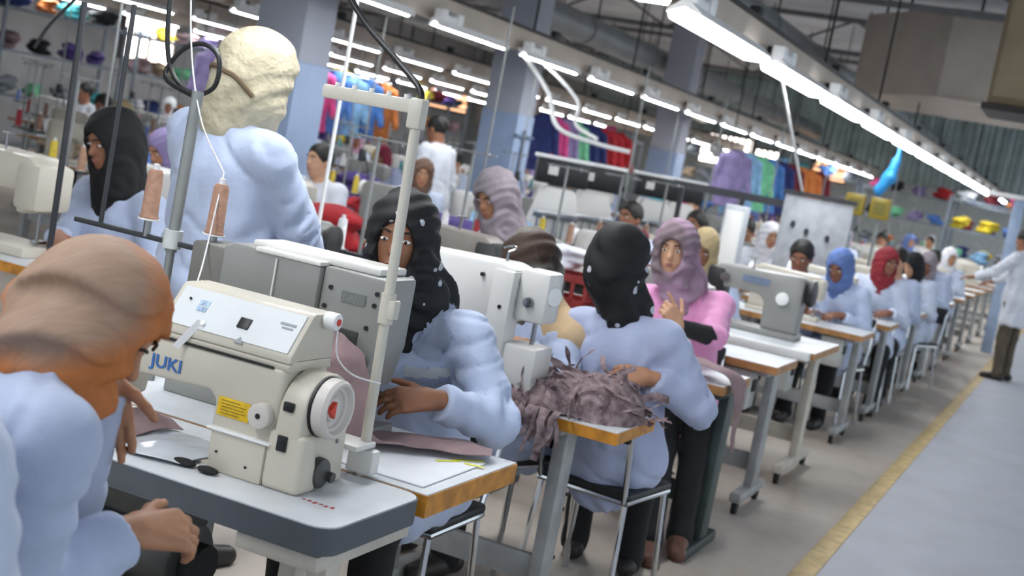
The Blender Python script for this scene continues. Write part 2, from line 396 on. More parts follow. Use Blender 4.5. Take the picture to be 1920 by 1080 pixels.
# ------------------------------------------------------------------ sewing tables
m_top = mat('laminate_white', '#dcdfe2', .35, var=.05, scale=7, bump=.02)
m_wood = mat('edge_wood_orange', '#c8862c', .5, var=.2, scale=18, bump=.05)
m_wood2 = mat('edge_wood_brown', '#b3824e', .5, var=.15, scale=18, bump=.05)
m_gedge = mat('edge_rubber_grey', '#575b61', .55, var=.06)
m_leg = mat('leg_grey_paint', '#a3a5a4', .5, .1, var=.1, scale=12)
m_legc = mat('leg_cream_paint', '#c9c3b6', .5, var=.08)
m_legd = mat('leg_dark_green', '#46504f', .5, .2, var=.1)
m_chrome = mat('chrome', '#d6d8da', .15, 1, var=.02)
m_rub = mat('rubber_black', '#1c1c1c', .8)
m_motor = mat('motor_casting', '#4b4c4a', .5, .4, var=.2)
m_ctrl = mat('control_box_grey', '#b9bab5', .5)
TB = {}
def table(label, x0, x1, y0, y1, z=.76, edge=None, legm=None, caster=False, round_c=0, thick=.04, motor=True, flip=False, group='sewing tables', foot=True, legx=.07, lw=.13):
    """origin on the floor at the table centre"""
    edge = edge or m_wood; legm = legm or m_leg
    cx, cy = (x0 + x1) / 2, (y0 + y1) / 2; w, d = (x1 - x0) / 2, (y1 - y0) / 2
    t = thing('sewing_table', label, 'table', (cx, cy, 0), 0, group)
    def outline(g, rr):
        P = []
        for sx, sy in ((1, 1), (-1, 1), (-1, -1), (1, -1)):
            n = 6 if rr > .004 else 1
            for i in range(n):
                a0 = {(1, 1): 0, (-1, 1): PI/2, (-1, -1): PI, (1, -1): 1.5*PI}[(sx, sy)]; a = a0 + (PI/2) * (i / max(1, n-1)) if n > 1 else a0 + PI/4
                r_ = rr if n > 1 else 0
                P.append((sx * (w - g - rr) + r_ * math.cos(a) + (sx * rr if n == 1 else 0), sy * (d - g - rr) + r_ * math.sin(a) + (sy * rr if n == 1 else 0)))
        return P
    rr = round_c or .004
    MB().prism(outline(0, rr), z - thick, z - .003, 'z').build('edge_band', edge, t, 40)
    MB().prism(outline(.003, rr), z - .006, z, 'z').build('table_top', m_top, t, 40)
    s = -1 if flip else 1
    for sx in (-1, 1):
        lx = sx * (w - legx)
        MB().box((lx, 0, z - thick - .012), (.05, 2 * d - .06, .024), bev=.003).build('bracket', legm, t)
        MB().box((lx, s * .04, (z - thick) / 2 + .02), (.045, lw, z - thick - .06), bev=.006).build('leg', legm, t)
        if foot:
            fz = .085 if caster else .025
            f = MB().box((lx, 0, fz), (.06, 2 * d + .02, .05), bev=.012).build('foot', legm, t)
            for yy in (-d + .03, d - .03):
                if caster: MB().cyl((lx - .012, yy, .035), (lx + .012, yy, .035), .035, n=14).build('wheel', m_rub, f)
                else: MB().cyl((lx, yy, 0), (lx, yy, .02), .025, n=10).build('pad', m_rub, f)
    MB().box((0, s * .06, .22), (2 * (w - legx), .03, .09), bev=.004).build('crossbar', legm, t)
    if motor:
        mo = MB().cyl((-.1, -s * .02, z - .17), (.12, -s * .02, z - .17), .075, n=18, bev=.01).box((0, -s * .02, z - .075), (.05, .06, .07)).build('motor', m_motor, t)
        MB().cyl((.12, -s * .02, z - .17), (.15, -s * .02, z - .17), .04, n=14).build('pulley', m_rub, mo)
        cb = MB().box((w - .2, -s * (d - .13), z - .15), (.15, .18, .2), bev=.01).build('control_box', m_ctrl, t)
        MB().box((w - .12, -s * (d - .13), z - .13), (.012, .07, .06), bev=.003).build('switch_plate', m_black, cb)
        MB().box((-.02, -s * (d - .1), .1), (.32, .2, .015), bev=.004, R=Matrix.Rotation(-s * .25, 3, 'X')).build('pedal', m_motor, t)
        MB().bar((0, -s * (d - .16), .12), (.1, -s * .02, z - .2), .008, .008).build('linkage', m_chrome, t)
    return t
XE = -1.24
T1 = table('white sewing table with dark grey rounded edge under the nearest machine', -2.32, XE, 2.27, 2.69, edge=m_gedge, legm=m_legc, round_c=.05, thick=.06, legx=.2, lw=.09, motor=False)
mo = MB().cyl((-.2, -.02, .52), (.1, -.02, .52), .09, n=20, bev=.01).box((-.05, -.02, .64), (.3, .1, .09), bev=.01).build('motor', m_motor, T1); MB().cyl((.1, -.02, .52), (.14, -.02, .52), .05, n=16).build('pulley', m_rub, mo); MB().box((-.15, -.02, .32), (.5, .26, .22), bev=.015).build('oil_pan', mat('pan_dark', '#33352f', .5), T1)
MB().box((.42, 0, .678), (.2, .40, .036), bev=.006).build('end_bracket', m_legc, T1); MB().box((.46, -.06, .33), (.05, .06, .66), bev=.006).build('leg', m_legc, T1)
T2 = table('white sewing table with orange wood edge facing the nearest one', -2.36, XE, 2.70, 3.22, flip=True, thick=.055, legx=.75, lw=.09, motor=False)
T3 = table('orange-edged white table carrying the heap of mauve strips', -2.2, XE + .04, 3.92, 4.31, flip=True, legx=.22, lw=.10, motor=False)
T4 = table('white table on dark green legs beside the pink coat', -2.3, XE, 5.38, 5.85, edge=m_wood2, legm=m_legd, motor=False, legx=.04, lw=.12)
T5 = table('white table with brown wood edge behind the pink coat', -2.4, XE, 6.40, 6.90, edge=m_wood2, caster=True)
T6 = table('white table with a thick white front rail under the grey machine', -2.4, XE, 7.35, 8.15, edge=m_wood2, caster=True, legm=m_legc)
MB().box((-.02, -.43, .74), (1.16, .08, .05), bev=.008).build('front_rail', m_white, T6)
ROW1 = [9.05, 10.35, 12.3, 13.7, 15.1, 16.6, 18.2, 19.8, 21.6, 23.4]
for i, y in enumerate(ROW1):
    lab = 'white topped sewing table along the aisle, %s beyond the grey machine' % ORD[i]
    if i == 0: TG = table(lab, -2.4, XE, y, y + .52, edge=m_wood2, caster=True, legm=m_leg)
    else: copy_thing(TG, (TG.location.x, y + .26, 0), 0, lab)

# ------------------------------------------------------------------ generic machine: operator on -Y, wheel at +X, origin at base
m_cream = mat('machine_cream', '#cdc6b6', .38, var=.04, scale=4)
m_mgrey = mat('machine_grey', '#8f8f8b', .4, var=.05, scale=4)
m_mwhite = mat('machine_white', '#dfddd8', .35, var=.03, scale=4)
m_steel = mat('steel', '#9a9c9e', .25, 1, var=.05)
def machine(label, body, loc, rz=0, group='sewing machines on the tables', detail=True, dark=None):
    t = thing('sewing_machine', label, 'sewing machine', loc, rz, group)
    MB().box((0, 0, .016), (.5, .19, .032), bev=.006).build('bed', body, t)
    C = [(.06, .03), (.24, .03), (.245, .3), (.215, .325), (-.2, .315), (-.245, .285), (-.245, .15), (-.175, .13), (-.165, .2), (.02, .2), (.055, .17)]
    MB().prism(C, -.075, .075, 'y', bev=.014, seg=2).build('arm', body, t)
    MB().box((-.21, 0, .22), (.1, .165, .15), bev=.02).build('face_cover', dark or body, t)
    MB().lathe([(.0, -.02), (.062, -.02), (.07, -.008), (.07, .012), (.045, .02), (.0, .02)], (.275, 0, .25), 22, (1, 0, 0)).build('handwheel', dark or m_white, t)
    MB().cyl((-.21, 0, .03), (-.21, 0, .17), .006, n=8).box((-.21, -.01, .045), (.025, .05, .012), bev=.003).build('needle_bar', m_steel, t)
    if detail:
        MB().cyl((-.16, -.075, .25), (-.16, -.1, .25), .024, n=14).build('tension_dial', m_steel, t)
        MB().cyl((.15, -.075, .2), (.15, -.098, .2), .033, n=16, bev=.004).build('stitch_dial', m_white, t)
        MB().box((.0, -.0775, .265), (.14, .004, .035)).build('name_plate', mat('plate_blue_grey', '#6f7d96', .5), t)
        MB().cyl((-.05, .02, .315), (-.05, .02, .37), .004, n=6).box((-.05, .0, .37), (.03, .06, .006)).build('thread_guide', m_steel, t)
    return t

# ------------------------------------------------------------------ thread stands and cones
m_stand = mat('stand_grey_paint', '#8f9290', .45, .3)
m_standd = mat('stand_dark', '#3e4043', .45, .4)
m_creamp = mat('post_cream', '#cfcabd', .45, var=.05)
THREAD = {c: mat('thread_' + c, h, .85, var=.1, scale=60, bump=.2, bscale=150) for c, h in dict(tan='#a8826d', brown='#8a6a5c', white='#e9e9ea', blue='#6d86b8', red='#9b3038', black='#26252b', yellow='#c8b040', teal='#3b8a90').items()}
m_cone = mat('cone_plastic', '#e8e8ea', .4)
CONE = {}
def cone(kind, loc, label, group='thread cones on the stands', s=1):
    if kind in CONE: return copy_thing(CONE[kind], loc, 0, label, scale=s)
    t = thing('thread_cone', label, 'thread cone', loc, 0, group); t.scale = (s,) * 3
    MB().lathe([(.026, 0), (.027, .004), (.024, .01), (.021, .125), (.016, .135)], n=16).build('thread', THREAD[kind], t)
    MB().lathe([(.03, -.004), (.03, 0), (.012, 0), (.009, .15), (.0, .152)], n=14).build('core', m_cone, t)
    CONE[kind] = t; return t
STAND = None
def stand(label, loc, rz=0):
    """two-pin stand: pole, tray with pins, top guide arm"""
    global STAND
    if STAND: return copy_thing(STAND, loc, rz, label)
    t = thing('thread_stand', label, 'thread stand', loc, rz, 'thread stands on the tables')
    MB().cyl((0, 0, 0), (0, 0, .74), .009, n=10).build('pole', m_stand, t)
    MB().cyl((0, 0, 0), (0, 0, .02), .03, n=14).build('clamp', m_stand, t)
    MB().box((0, 0, .2), (.3, .025, .012), bev=.003).cyl((-.11, 0, .2), (-.11, 0, .21), .045, n=18).cyl((.11, 0, .2), (.11, 0, .21), .045, n=18).build('tray', m_standd, t)
    for s in (-1, 1): MB().cyl((s * .11, 0, .2), (s * .11, 0, .36), .004, n=6).build('pin', m_steel, t)
    MB().box((0, 0, .73), (.3, .02, .01), bev=.002).build('guide_arm', m_stand, t)
    for s in (-1, 1): MB().tube([(s * .11, 0, .73), (s * .11, .02, .715), (s * .11, .03, .73), (s * .11, .015, .742)], .003, n=5).build('eyelet', m_steel, t)
    STAND = t; return t
# ------------------------------------------------------------------ the nearest machine
t = thing('sewing_machine', 'large cream sewing machine with white control panel and yellow sticker, nearest', 'sewing machine', (-1.60, 2.5, .76), 0, 'sewing machines on the tables')
MB().box((-.19, .0, .004), (.5, .15, .008), bev=.002).build('bed', m_cream, t)
arm = MB().prism([(-.055, .02), (.112, .02), (.112, .258), (-.40, .25), (-.46, .22), (-.46, .08), (-.37, .07), (-.36, .155), (-.075, .168), (-.055, .15)], -.088, .088, 'y', bev=.012, seg=3).build('arm', m_cream, t)
MB().cyl((-.415, -.01, .02), (-.415, -.01, .09), .006, n=8).box((-.415, -.02, .03), (.02, .05, .01)).build('needle_bar', m_steel, t)
lo = MB().prism([(-.04, .0), (.1, .0), (.1, .09), (-.045, .094)], -.1, -.08, 'y', bev=.006).build('lower_cover', m_cream, t)
MB().box((.03, -.096, .094), (.165, .022, .006), bev=.002).build('cover_lip', m_white, lo)
for a, q in ((-.02, .045), (.06, .03)): MB().cyl((a, -.099, q), (a, -.103, q), .003, n=8).build('screw', m_black, lo)
# flared end cover with the handwheel
e = MB()
pr = [(-.095, 0), (.11, 0), (.1, .13)] + [(.098 * math.cos(a), .163 + .095 * math.sin(a)) for a in np.linspace(.0, PI, 13)] + [(-.1, .12)]
e.prism(pr, .114, .18, 'x', bev=.008, seg=3)
ec = e.build('end_cover', m_cream, t)
MB().prism([(-.1, 0), (-.02, 0), (-.05, .13), (-.1, .13)], .1, .195, 'x', bev=.012, seg=3).build('front_rib', m_cream, ec)
for a, q in ((-.098, .185), (-.1, .105)): MB().box((.14, a, q), (.024, .01, .02 if q > .15 else .034), bev=.002).build('vent_hole', m_black, ec)
MB().cyl((.175, -.01, .04), (.2, -.01, .04), .034, n=18, bev=.005).cyl((.2, .015, .03), (.212, .015, .03), .012, n=10).build('motor_coupling', m_motor, ec)
MB().cyl((.18, .06, .1), (.184, .06, .1), .005, n=8).cyl((.18, -.06, .1), (.19, -.06, .105), .008, n=8).build('screw', m_steel, ec)
hw = MB().lathe([(0, -.02), (.06, -.02), (.066, -.012), (.066, .012), (.06, .02), (.054, .02), (.049, .008), (.043, .006), (.041, .0), (.030, -.004), (.026, .004), (.012, .006), (0, .006)], (.2, -.02, .188), 32, (1, 0, 0)).build('handwheel', mat('wheel_cream', '#d6d0c8', .4, var=.03), t)
MB().prism([(-.052, .19), (-.03, .207), (-.03, .17)], .202, .216, 'x').build('red_arrow', mat('red_paint', '#d8402a', .4), hw)
MB().lathe([(.06, -.004), (.068, -.003), (.068, .003), (.06, .004)], (.182, -.02, .188), 32, (1, 0, 0)).build('wheel_gap_ring', m_black, hw)
# control panel box on top
ld = MB().prism([(-.085, .252), (-.088, .266), (-.06, .28), (.08, .28), (.085, .252)], -.34, .118, 'x', bev=.004).build('top_ledge', m_cream, t)
MB().box((-.1, -.0885, .2555), (.36, .004, .005)).build('seam', m_black, ld)
m_panel = mat('panel_face', '#dcdfe0', .35, var=.02)
pb = MB().prism([(-.088, .27), (-.084, .288), (-.022, .372), (-.012, .378), (.07, .378), (.085, .27)], -.235, .118, 'x', bev=.005, seg=2).build('control_panel', m_cream, t)
ang = math.atan2(.084, .062)        # slope of the face
Rf = Matrix.Rotation(ang, 3, 'X')
def onface(u, v, off=.002):         # u along x, v up the slope
    n = Vector((0, -math.sin(ang), math.cos(ang)))
    return Vector((u, -.084 + v * math.cos(ang), .288 + v * math.sin(ang))) + n * (off + .0015)
MB().box(onface(-.058, .052, 0), (.325, .098, .003), R=Rf).build('face_plate', m_panel, pb)
MB().box(onface(-.03, .045), (.03, .027, .006), R=Rf, bev=.002).build('display', m_black, pb)
for v in (.052, .068): MB().box(onface(-.15, v), (.026, .012, .002), R=Rf).build('blue_sticker', mat('sticker_blue', '#a9c3dc', .5, var=.3, scale=160), pb)
MB().box(onface(.072, .07), (.04, .006, .002), R=Rf).box(onface(.074, .06), (.028, .004, .002), R=Rf).build('print', mat('print_grey', '#9aa0a4', .5), pb)
MB().cyl(onface(-.19, .07), onface(-.19, .07, .006), .003, n=8).build('screw', m_black, pb)
MB().cyl(onface(-.125, .018), onface(-.125, .018, .008), .006, n=10).build('button', m_white, pb)
MB().prism([(-.012, 0), (.012, 0), (0, .016)], -.001, .001, 'z', R=Rf, T=onface(-.02, -.004)).build('triangle_mark', mat('print_grey', '#9aa0a4'), pb)
MB().bar(onface(-.13, .02, .008), Vector((-.165, -.108, .245)), .016, .001).build('paper_tag', m_white, pb)
bw = MB().cyl((.118, .03, .365), (.15, .03, .365), .02, n=16, bev=.004).build('bobbin_winder', m_white, t)
MB().cyl((.15, .03, .365), (.153, .03, .365), .008, n=10).build('red_cap', mat('red_paint', '#d8402a'), bw)
# front stickers, knob, lettering
st = MB().box((-.002, -.0892, .143), (.084, .002, .042), bev=.0008).build('yellow_sticker', mat('sticker_yellow', '#e3bb1c', .5, var=.12, scale=60), t)
for k, wd in enumerate((.05, .066, .06, .064, .05)): MB().box((-.002 - (.066 - wd) / 2, -.0905, .157 - .007 * k), (wd, .0006, .0018)).build('print', mat('print_brown', '#8a7412'), st)
kn = MB().cyl((.076, -.086, .15), (.076, -.112, .15), .028, n=24, bev=.004).build('stitch_dial', mat('wheel_cream', '#d6d0c8'), t)
MB().cyl((.076, -.112, .15), (.076, -.114, .15), .006, n=12).build('dial_centre', m_black, kn)
m_logo = mat('logo_blue', '#3a6fb4', .5)
lt = text_part('JUKI', .040, m_logo, t, (-.238, -.0895, .186), (PI/2, 0, 0)); lt.scale = (1.15, 1, 1)
mk = MB()
for k in range(6): mk.box((-.31 + .014 * k, -.1 + .003 * math.sin(3*k), 0), (.009, .006 + .004 * (k % 3), .0006), rz=.3 * (k % 2))
mm = mk.build('red_marking', mat('marker_red', '#b5504e', .6), T1); mm.location = (.70, .03, .7604)
# two black rubber pads lying on the nearest table
tag(MB().sph((0, 0, 0), (.03, .018, .008), 16).build('rubber_pad', m_rub), 'small black oval rubber pad lying before the nearest machine, left one', 'pad').location = (-1.68, 2.375, .768)
tag(MB().sph((0, 0, 0), (.027, .016, .008), 16).build('rubber_pad', m_rub), 'small black oval rubber pad lying before the nearest machine, right one', 'pad').location = (-1.615, 2.372, .768)
# scissors, sheet of clear plastic and a cut piece lying left of the nearest machine
sc = thing('thread_snips', 'dark thread snips lying on the nearest table', 'scissors', (-1.83, 2.40, .764), .2)
MB().bar((-.07, 0, 0), (.02, .006, 0), .008, .003).bar((-.07, .004, .003), (.02, -.004, .003), .008, .003).build('blade', m_steel, sc)
MB().tube([(.02, .006, 0), (.05, .02, 0), (.08, .012, 0), (.085, 0, 0), (.02, -.004, .003)], .004, n=6).build('handle', m_black, sc)
for k, (yy, zz) in enumerate(((.06, .36), (.05, .31), (.05, .14))): MB().cyl((.265 + .04, yy, zz), (.305 + .006, yy, zz), .007, n=10).build('bolt', m_black, T3).location = (-.02, 0, .1)
# ------------------------------------------------------------------ grey machine seen from behind
t = thing('sewing_machine', 'tall grey boxy sewing machine seen from behind, beyond the nearest', 'sewing machine', (-1.84, 3.0, .76), 0, 'sewing machines on the tables')
MB().box((-.02, 0, .02), (.6, .2, .04), bev=.006).build('bed', m_mgrey, t)
MB().prism([(-.3, .04), (-.1, .04), (-.1, .24), (.12, .25), (.24, .2), (.27, .26), (.27, .36), (-.3, .36)], -.07, .08, 'y', bev=.012).build('arm', m_mgrey, t)
cv = MB().prism([(-.2, .3), (.1, .3), (.1, .425), (.06, .43), (-.165, .435), (-.2, .42)], -.1, .06, 'y', bev=.008).build('rear_cover', m_mgrey, t)
MB().box((-.03, -.104, .36), (.004, .006, .12)).build('cover_rib', m_mwhite, cv)
MB().box((-.25, -.02, .35), (.11, .15, .13), bev=.01).build('side_cover', mat('machine_grey_dark', '#77756f', .45), t)
lidm = MB().prism([(-.14, .43), (.25, .43), (.25, .45), (-.14, .45)], -.06, .08, 'y', bev=.006).box((.0, -.08, .432), (.2, .05, .012), bev=.004).build('top_plate', m_mwhite, t)
hd = MB().prism([(.1, .22), (.16, .14), (.26, .14), (.285, .25), (.285, .43), (.1, .43)], -.085, .08, 'y', bev=.01).build('head_cover', m_mgrey, t)
for a, q in ((.13, .38), (.12, .33), (.115, .305), (.265, .39), (.262, .36), (.25, .3)): MB().cyl((a, -.085, q), (a, -.09, q), .006, n=10).build('screw', m_black, hd)
MB().box((.2, -.087, .365), (.07, .003, .028)).build('name_plate', mat('plate_grey', '#777a78', .5), hd)
text_part('JUKI', .022, m_mgrey, hd, (.17, -.0888, .358), (PI/2, 0, 0))
MB().box((.2, -.087, .24), (.06, .006, .09), bev=.003).build('recess_panel', mat('recess_dark', '#3b3d38', .6), hd)
MB().cyl((.21, -.02, .06), (.21, -.02, .15), .008, n=10).box((.21, -.02, .05), (.03, .05, .015)).build('needle_bar', m_steel, t)
MB().box((.18, -.04, .075), (.16, .1, .07), bev=.01).build('hook_cover', m_mgrey, t)
# ------------------------------------------------------------------ white machine on the third table
t = thing('sewing_machine', 'white sewing machine beside the black-scarved woman facing us', 'sewing machine', (-1.72, 4.02, .76), 0, 'sewing machines on the tables')
MB().box((-.1, 0, .015), (.52, .2, .03), bev=.006).build('bed', m_mwhite, t)
MB().prism([(-.33, .03), (-.17, .03), (-.17, .25), (.08, .25), (.08, .425), (.03, .44), (-.3, .43), (-.33, .41)], -.1, .08, 'y', bev=.012).build('arm', m_mwhite, t)
MB().box((.045, -.06, .225), (.075, .1, .39), bev=.008).build('column', m_mwhite, t)
hd = MB().box((.135, 0, .35), (.11, .13, .17), bev=.016).build('head', m_mwhite, t)
MB().lathe([(0, 0), (.032, 0), (.034, .006), (.03, .018), (0, .02)], (.185, -.02, .36), 20, (1, -.5, 0)).build('tension_dial', m_white, hd)
MB().lathe([(0, 0), (.018, 0), (.016, .016), (0, .018)], (.13, -.066, .33), 14, (0, -1, 0)).build('tension_knob', m_steel, hd)
for a, q in ((-.03, .39), (.05, .3)): MB().cyl((a, -.1 if a < 0 else -.11, q), (a, -.113, q), .007, n=10).build('screw', m_black, hd)
MB().cyl((.14, 0, .12), (.14, 0, .27), .008, n=10).build('needle_bar', m_steel, t)
MB().box((.135, -.02, .105), (.13, .15, .17), bev=.012).build('post_bed', m_mwhite, t)
MB().cyl((.0, .0, .43), (.0, .0, .47), .005, n=6).tube([(.0, 0, .47), (.02, .01, .485), (.0, .02, .49), (-.02, 0, .48)], .004, n=5).build('thread_guide', m_steel, t)
# ------------------------------------------------------------------ more machines of the aisle row
machine('dull grey sewing machine with dark handwheel beyond the pink coat', m_mgrey, (-1.72, 7.8, .76), 0, dark=m_black).scale = (1.15, 1.15, 1.15)
machine('pale grey machine partly hidden by the pink coat, on the brown-edged table', m_mgrey, (-1.95, 6.65, .76), PI)
MG = machine('small cream sewing machine along the aisle, first beyond the grey machine', m_cream, (-1.85, 9.3, .76), PI, detail=False)
for i, y in enumerate(ROW1[1:], 1): copy_thing(MG, (-1.85 + .1 * ((i * 7) % 3 - 1), y + .26, .76), PI * (i % 2), 'small sewing machine along the aisle, %s beyond the grey machine' % ORD[i])
# ------------------------------------------------------------------ cream post with cross bar at the nearest table
t = thing('thread_post', 'tall cream thread post with cross bar clamped behind the nearest machine', 'thread stand', (-1.42, 2.70, .76))
MB().cyl((0, 0, 0), (-.02, .0, .86), .0125, n=14).build('post', m_creamp, t)
MB().box((0, 0, .035), (.07, .04, .06), bev=.008).box((-.03, -.03, .075), (.1, .09, .014), bev=.005).build('base_clamp', m_mwhite, t)
MB().cyl((-.008, 0, .36), (-.0095, 0, .43), .018, n=14).box((.008, 0, .395), (.02, .03, .045), bev=.004).build('height_clamp', m_creamp, t)
MB().box((-.02, 0, .845), (.036, .036, .07), bev=.006).build('top_block', m_creamp, t)
MB().box((-.155, .03, .86), (.29, .03, .032), rz=-.12, bev=.004).build('cross_bar', m_creamp, t)
for k in range(5): MB().cyl((-.06 - .05 * k, .008 + .006 * k, .875), (-.06 - .05 * k, .008 + .006 * k, .885), .006, n=8).build('eyelet', m_white, t)
# dark stand with spool bar behind the head of the nearest woman
t = thing('thread_stand', 'grey thread stand pole with long dark cone bar, left of the machines', 'thread stand', (-2.25, 2.96, .76))
MB().cyl((0, 0, 0), (.0, 0, .4), .012, n=12).cyl((0, 0, .36), (.005, 0, .80), .016, n=12).build('pole', m_stand, t)
MB().box((-.06, 0, .385), (.56, .016, .014), bev=.003).build('cone_bar', m_standd, t)
MB().cyl((0, 0, .37), (0, 0, .42), .026, n=14).build('clamp', mat('clear_plastic', '#c8ccca', .3), t)
for xx in (-.09, .13): MB().cyl((xx, 0, .385), (xx, 0, .56), .004, n=6).cyl((xx, 0, .385), (xx, 0, .44), .011, n=10).build('pin', m_steel, t)
MB().cyl((-.25, 0, .39), (-.25, 0, 1.0), .007, n=10).build('side_rod', m_standd, t)
cone('tan', (-2.34, 2.96, 1.195), 'tan thread cone on the dark bar, left of the standing woman')
cone('tan', (-2.12, 2.96, 1.195), 'tan thread cone on the dark bar, before the standing woman')
# ------------------------------------------------------------------ people
SKIN = {k: mat('skin_' + k, h, .55, var=.06, scale=25) for k, h in dict(a='#b98564', b='#c99a7a', c='#96654a', d='#8a5a42').items()}
m_coat = mat('coat_light_blue', '#b9c5df', .8, var=.06, scale=5, bump=.45, bscale=20, sheen=.2)
m_coat2 = mat('coat_pale_blue', '#c8d2e6', .8, var=.05, scale=5, bump=.45, bscale=20, sheen=.2)
m_coatp = mat('coat_pink', '#e39ac6', .8, var=.06, scale=6, bump=.1, bscale=16, sheen=.2)
m_coatw = mat('coat_white', '#dfe2ea', .8, var=.05, scale=6, bump=.1, bscale=16)
m_lav = mat('coat_lavender_blue', '#b0b9d6', .8, var=.06, scale=5, bump=.45, bscale=20, sheen=.2)
m_tr = mat('trousers_black', '#17171a', .8, var=.15); m_trb = mat('trousers_brown', '#5d5344', .8, var=.15)
m_shoe = mat('shoe_dark', '#2a2624', .5); m_shoeb = mat('shoe_brown', '#6d4a3c', .6)
m_eyew = mat('eye_white', '#e6e2dc', .3); m_iris = mat('iris_dark', '#2a1a14', .25); m_lip = mat('lips', '#a5635a', .5); m_brow = mat('brow_dark', '#2b211c', .8)
def swirl(name, base, spots, scale=22, thr=.12, rough=.75):
    """dark cloth with pale printed flowers"""
    if name in MATS: return MATS[name]
    m = mat(name, base, rough, var=.1, bump=.1, bscale=20); nt = m.node_tree; N = nt.nodes; L = nt.links; b = N['Principled BSDF']
    src = b.inputs['Base Color'].links[0].from_socket; tc = N.new('ShaderNodeTexCoord')
    v = N.new('ShaderNodeTexVoronoi'); v.inputs['Scale'].default_value = scale; L.new(tc.outputs['Object'], v.inputs['Vector'])
    w_ = N.new('ShaderNodeTexNoise'); w_.inputs['Scale'].default_value = 5; L.new(tc.outputs['Object'], w_.inputs['Vector'])
    ma = N.new('ShaderNodeMath'); ma.operation = 'SUBTRACT'; ma.inputs[0].default_value = thr * 3.6; mb_ = N.new('ShaderNodeMath'); mb_.operation = 'MULTIPLY'; mb_.inputs[1].default_value = thr * 4
    L.new(w_.outputs['Fac'], mb_.inputs[0]); L.new(mb_.outputs[0], ma.inputs[1])
    lt = N.new('ShaderNodeMath'); lt.operation = 'LESS_THAN'; L.new(v.outputs['Distance'], lt.inputs[0]); L.new(ma.outputs[0], lt.inputs[1])
    mx = N.new('ShaderNodeMixRGB'); mx.inputs[2].default_value = lin(spots); L.new(lt.outputs[0], mx.inputs[0]); L.new(src, mx.inputs[1]); L.new(mx.outputs[0], b.inputs['Base Color'])
    return m
m_hblack = swirl('scarf_black_print', '#0f1013', '#b9bcc4', 16, .10)
m_hplain = mat('scarf_black', '#0d0d10', .8, var=.1)
m_hcream = mat('scarf_cream', '#c4ba9f', .9, var=.10, scale=14, bump=.9, bscale=38)
m_horange = mat('scarf_tan_orange', '#bb6f3c', .7, col2='#ab8d7c', scale=5, thr=(.33, .45), bump=.08, bscale=40)
nt = m_horange.node_tree; N = nt.nodes; L = nt.links; b = N['Principled BSDF']      # woven streaks, orange dye towards the hems
tc = N.new('ShaderNodeTexCoord'); mp = N.new('ShaderNodeMapping'); mp.inputs['Scale'].default_value = (90, 14, 14); mp.inputs['Rotation'].default_value = (.4, .9, .3); L.new(tc.outputs['Object'], mp.inputs[0])
nz = N.new('ShaderNodeTexNoise'); nz.inputs['Scale'].default_value = 1.6; nz.inputs['Detail'].default_value = 4; L.new(mp.outputs[0], nz.inputs['Vector'])
sub_ = N.new('ShaderNodeVectorMath'); sub_.operation = 'DISTANCE'; sub_.inputs[1].default_value = (.10, .28, 1.27); L.new(tc.outputs['Object'], sub_.inputs[0])
wn = N.new('ShaderNodeTexNoise'); wn.inputs['Scale'].default_value = 9; L.new(tc.outputs['Object'], wn.inputs['Vector'])
ad = N.new('ShaderNodeMath'); ad.operation = 'MULTIPLY_ADD'; ad.inputs[1].default_value = .09; L.new(wn.outputs['Fac'], ad.inputs[0]); L.new(sub_.outputs['Value'], ad.inputs[2])
rp = N.new('ShaderNodeValToRGB'); rp.color_ramp.elements[0].position = .19; rp.color_ramp.elements[1].position = .25; rp.color_ramp.elements[0].color = lin('#a58873'); rp.color_ramp.elements[1].color = lin('#c27338'); L.new(ad.outputs[0], rp.inputs[0])
r2 = N.new('ShaderNodeValToRGB'); r2.color_ramp.elements[0].position = .3; r2.color_ramp.elements[1].position = .7; r2.color_ramp.elements[0].color = (.80, .79, .78, 1); r2.color_ramp.elements[1].color = (1, 1, 1, 1); L.new(nz.outputs['Fac'], r2.inputs[0])
mu = N.new('ShaderNodeMixRGB'); mu.blend_type = 'MULTIPLY'; mu.inputs[0].default_value = 1; L.new(rp.outputs[0], mu.inputs[1]); L.new(r2.outputs[0], mu.inputs[2]); L.new(mu.outputs[0], b.inputs['Base Color'])
m_holive = mat('scarf_olive_brown', '#3e2c22', .7, col2='#8d8d84', scale=5, thr=(.42, .60), bump=.08)
m_hmauve = mat('scarf_mauve', '#a98ba2', .8, col2='#75656a', scale=6, thr=(.4, .6), bump=.1)
m_hgrey = mat('scarf_grey', '#8d8389', .8, var=.15, scale=10, bump=.2)
m_hair = mat('hair_black', '#15120f', .6, var=.2, scale=40, bump=.3, bscale=120)

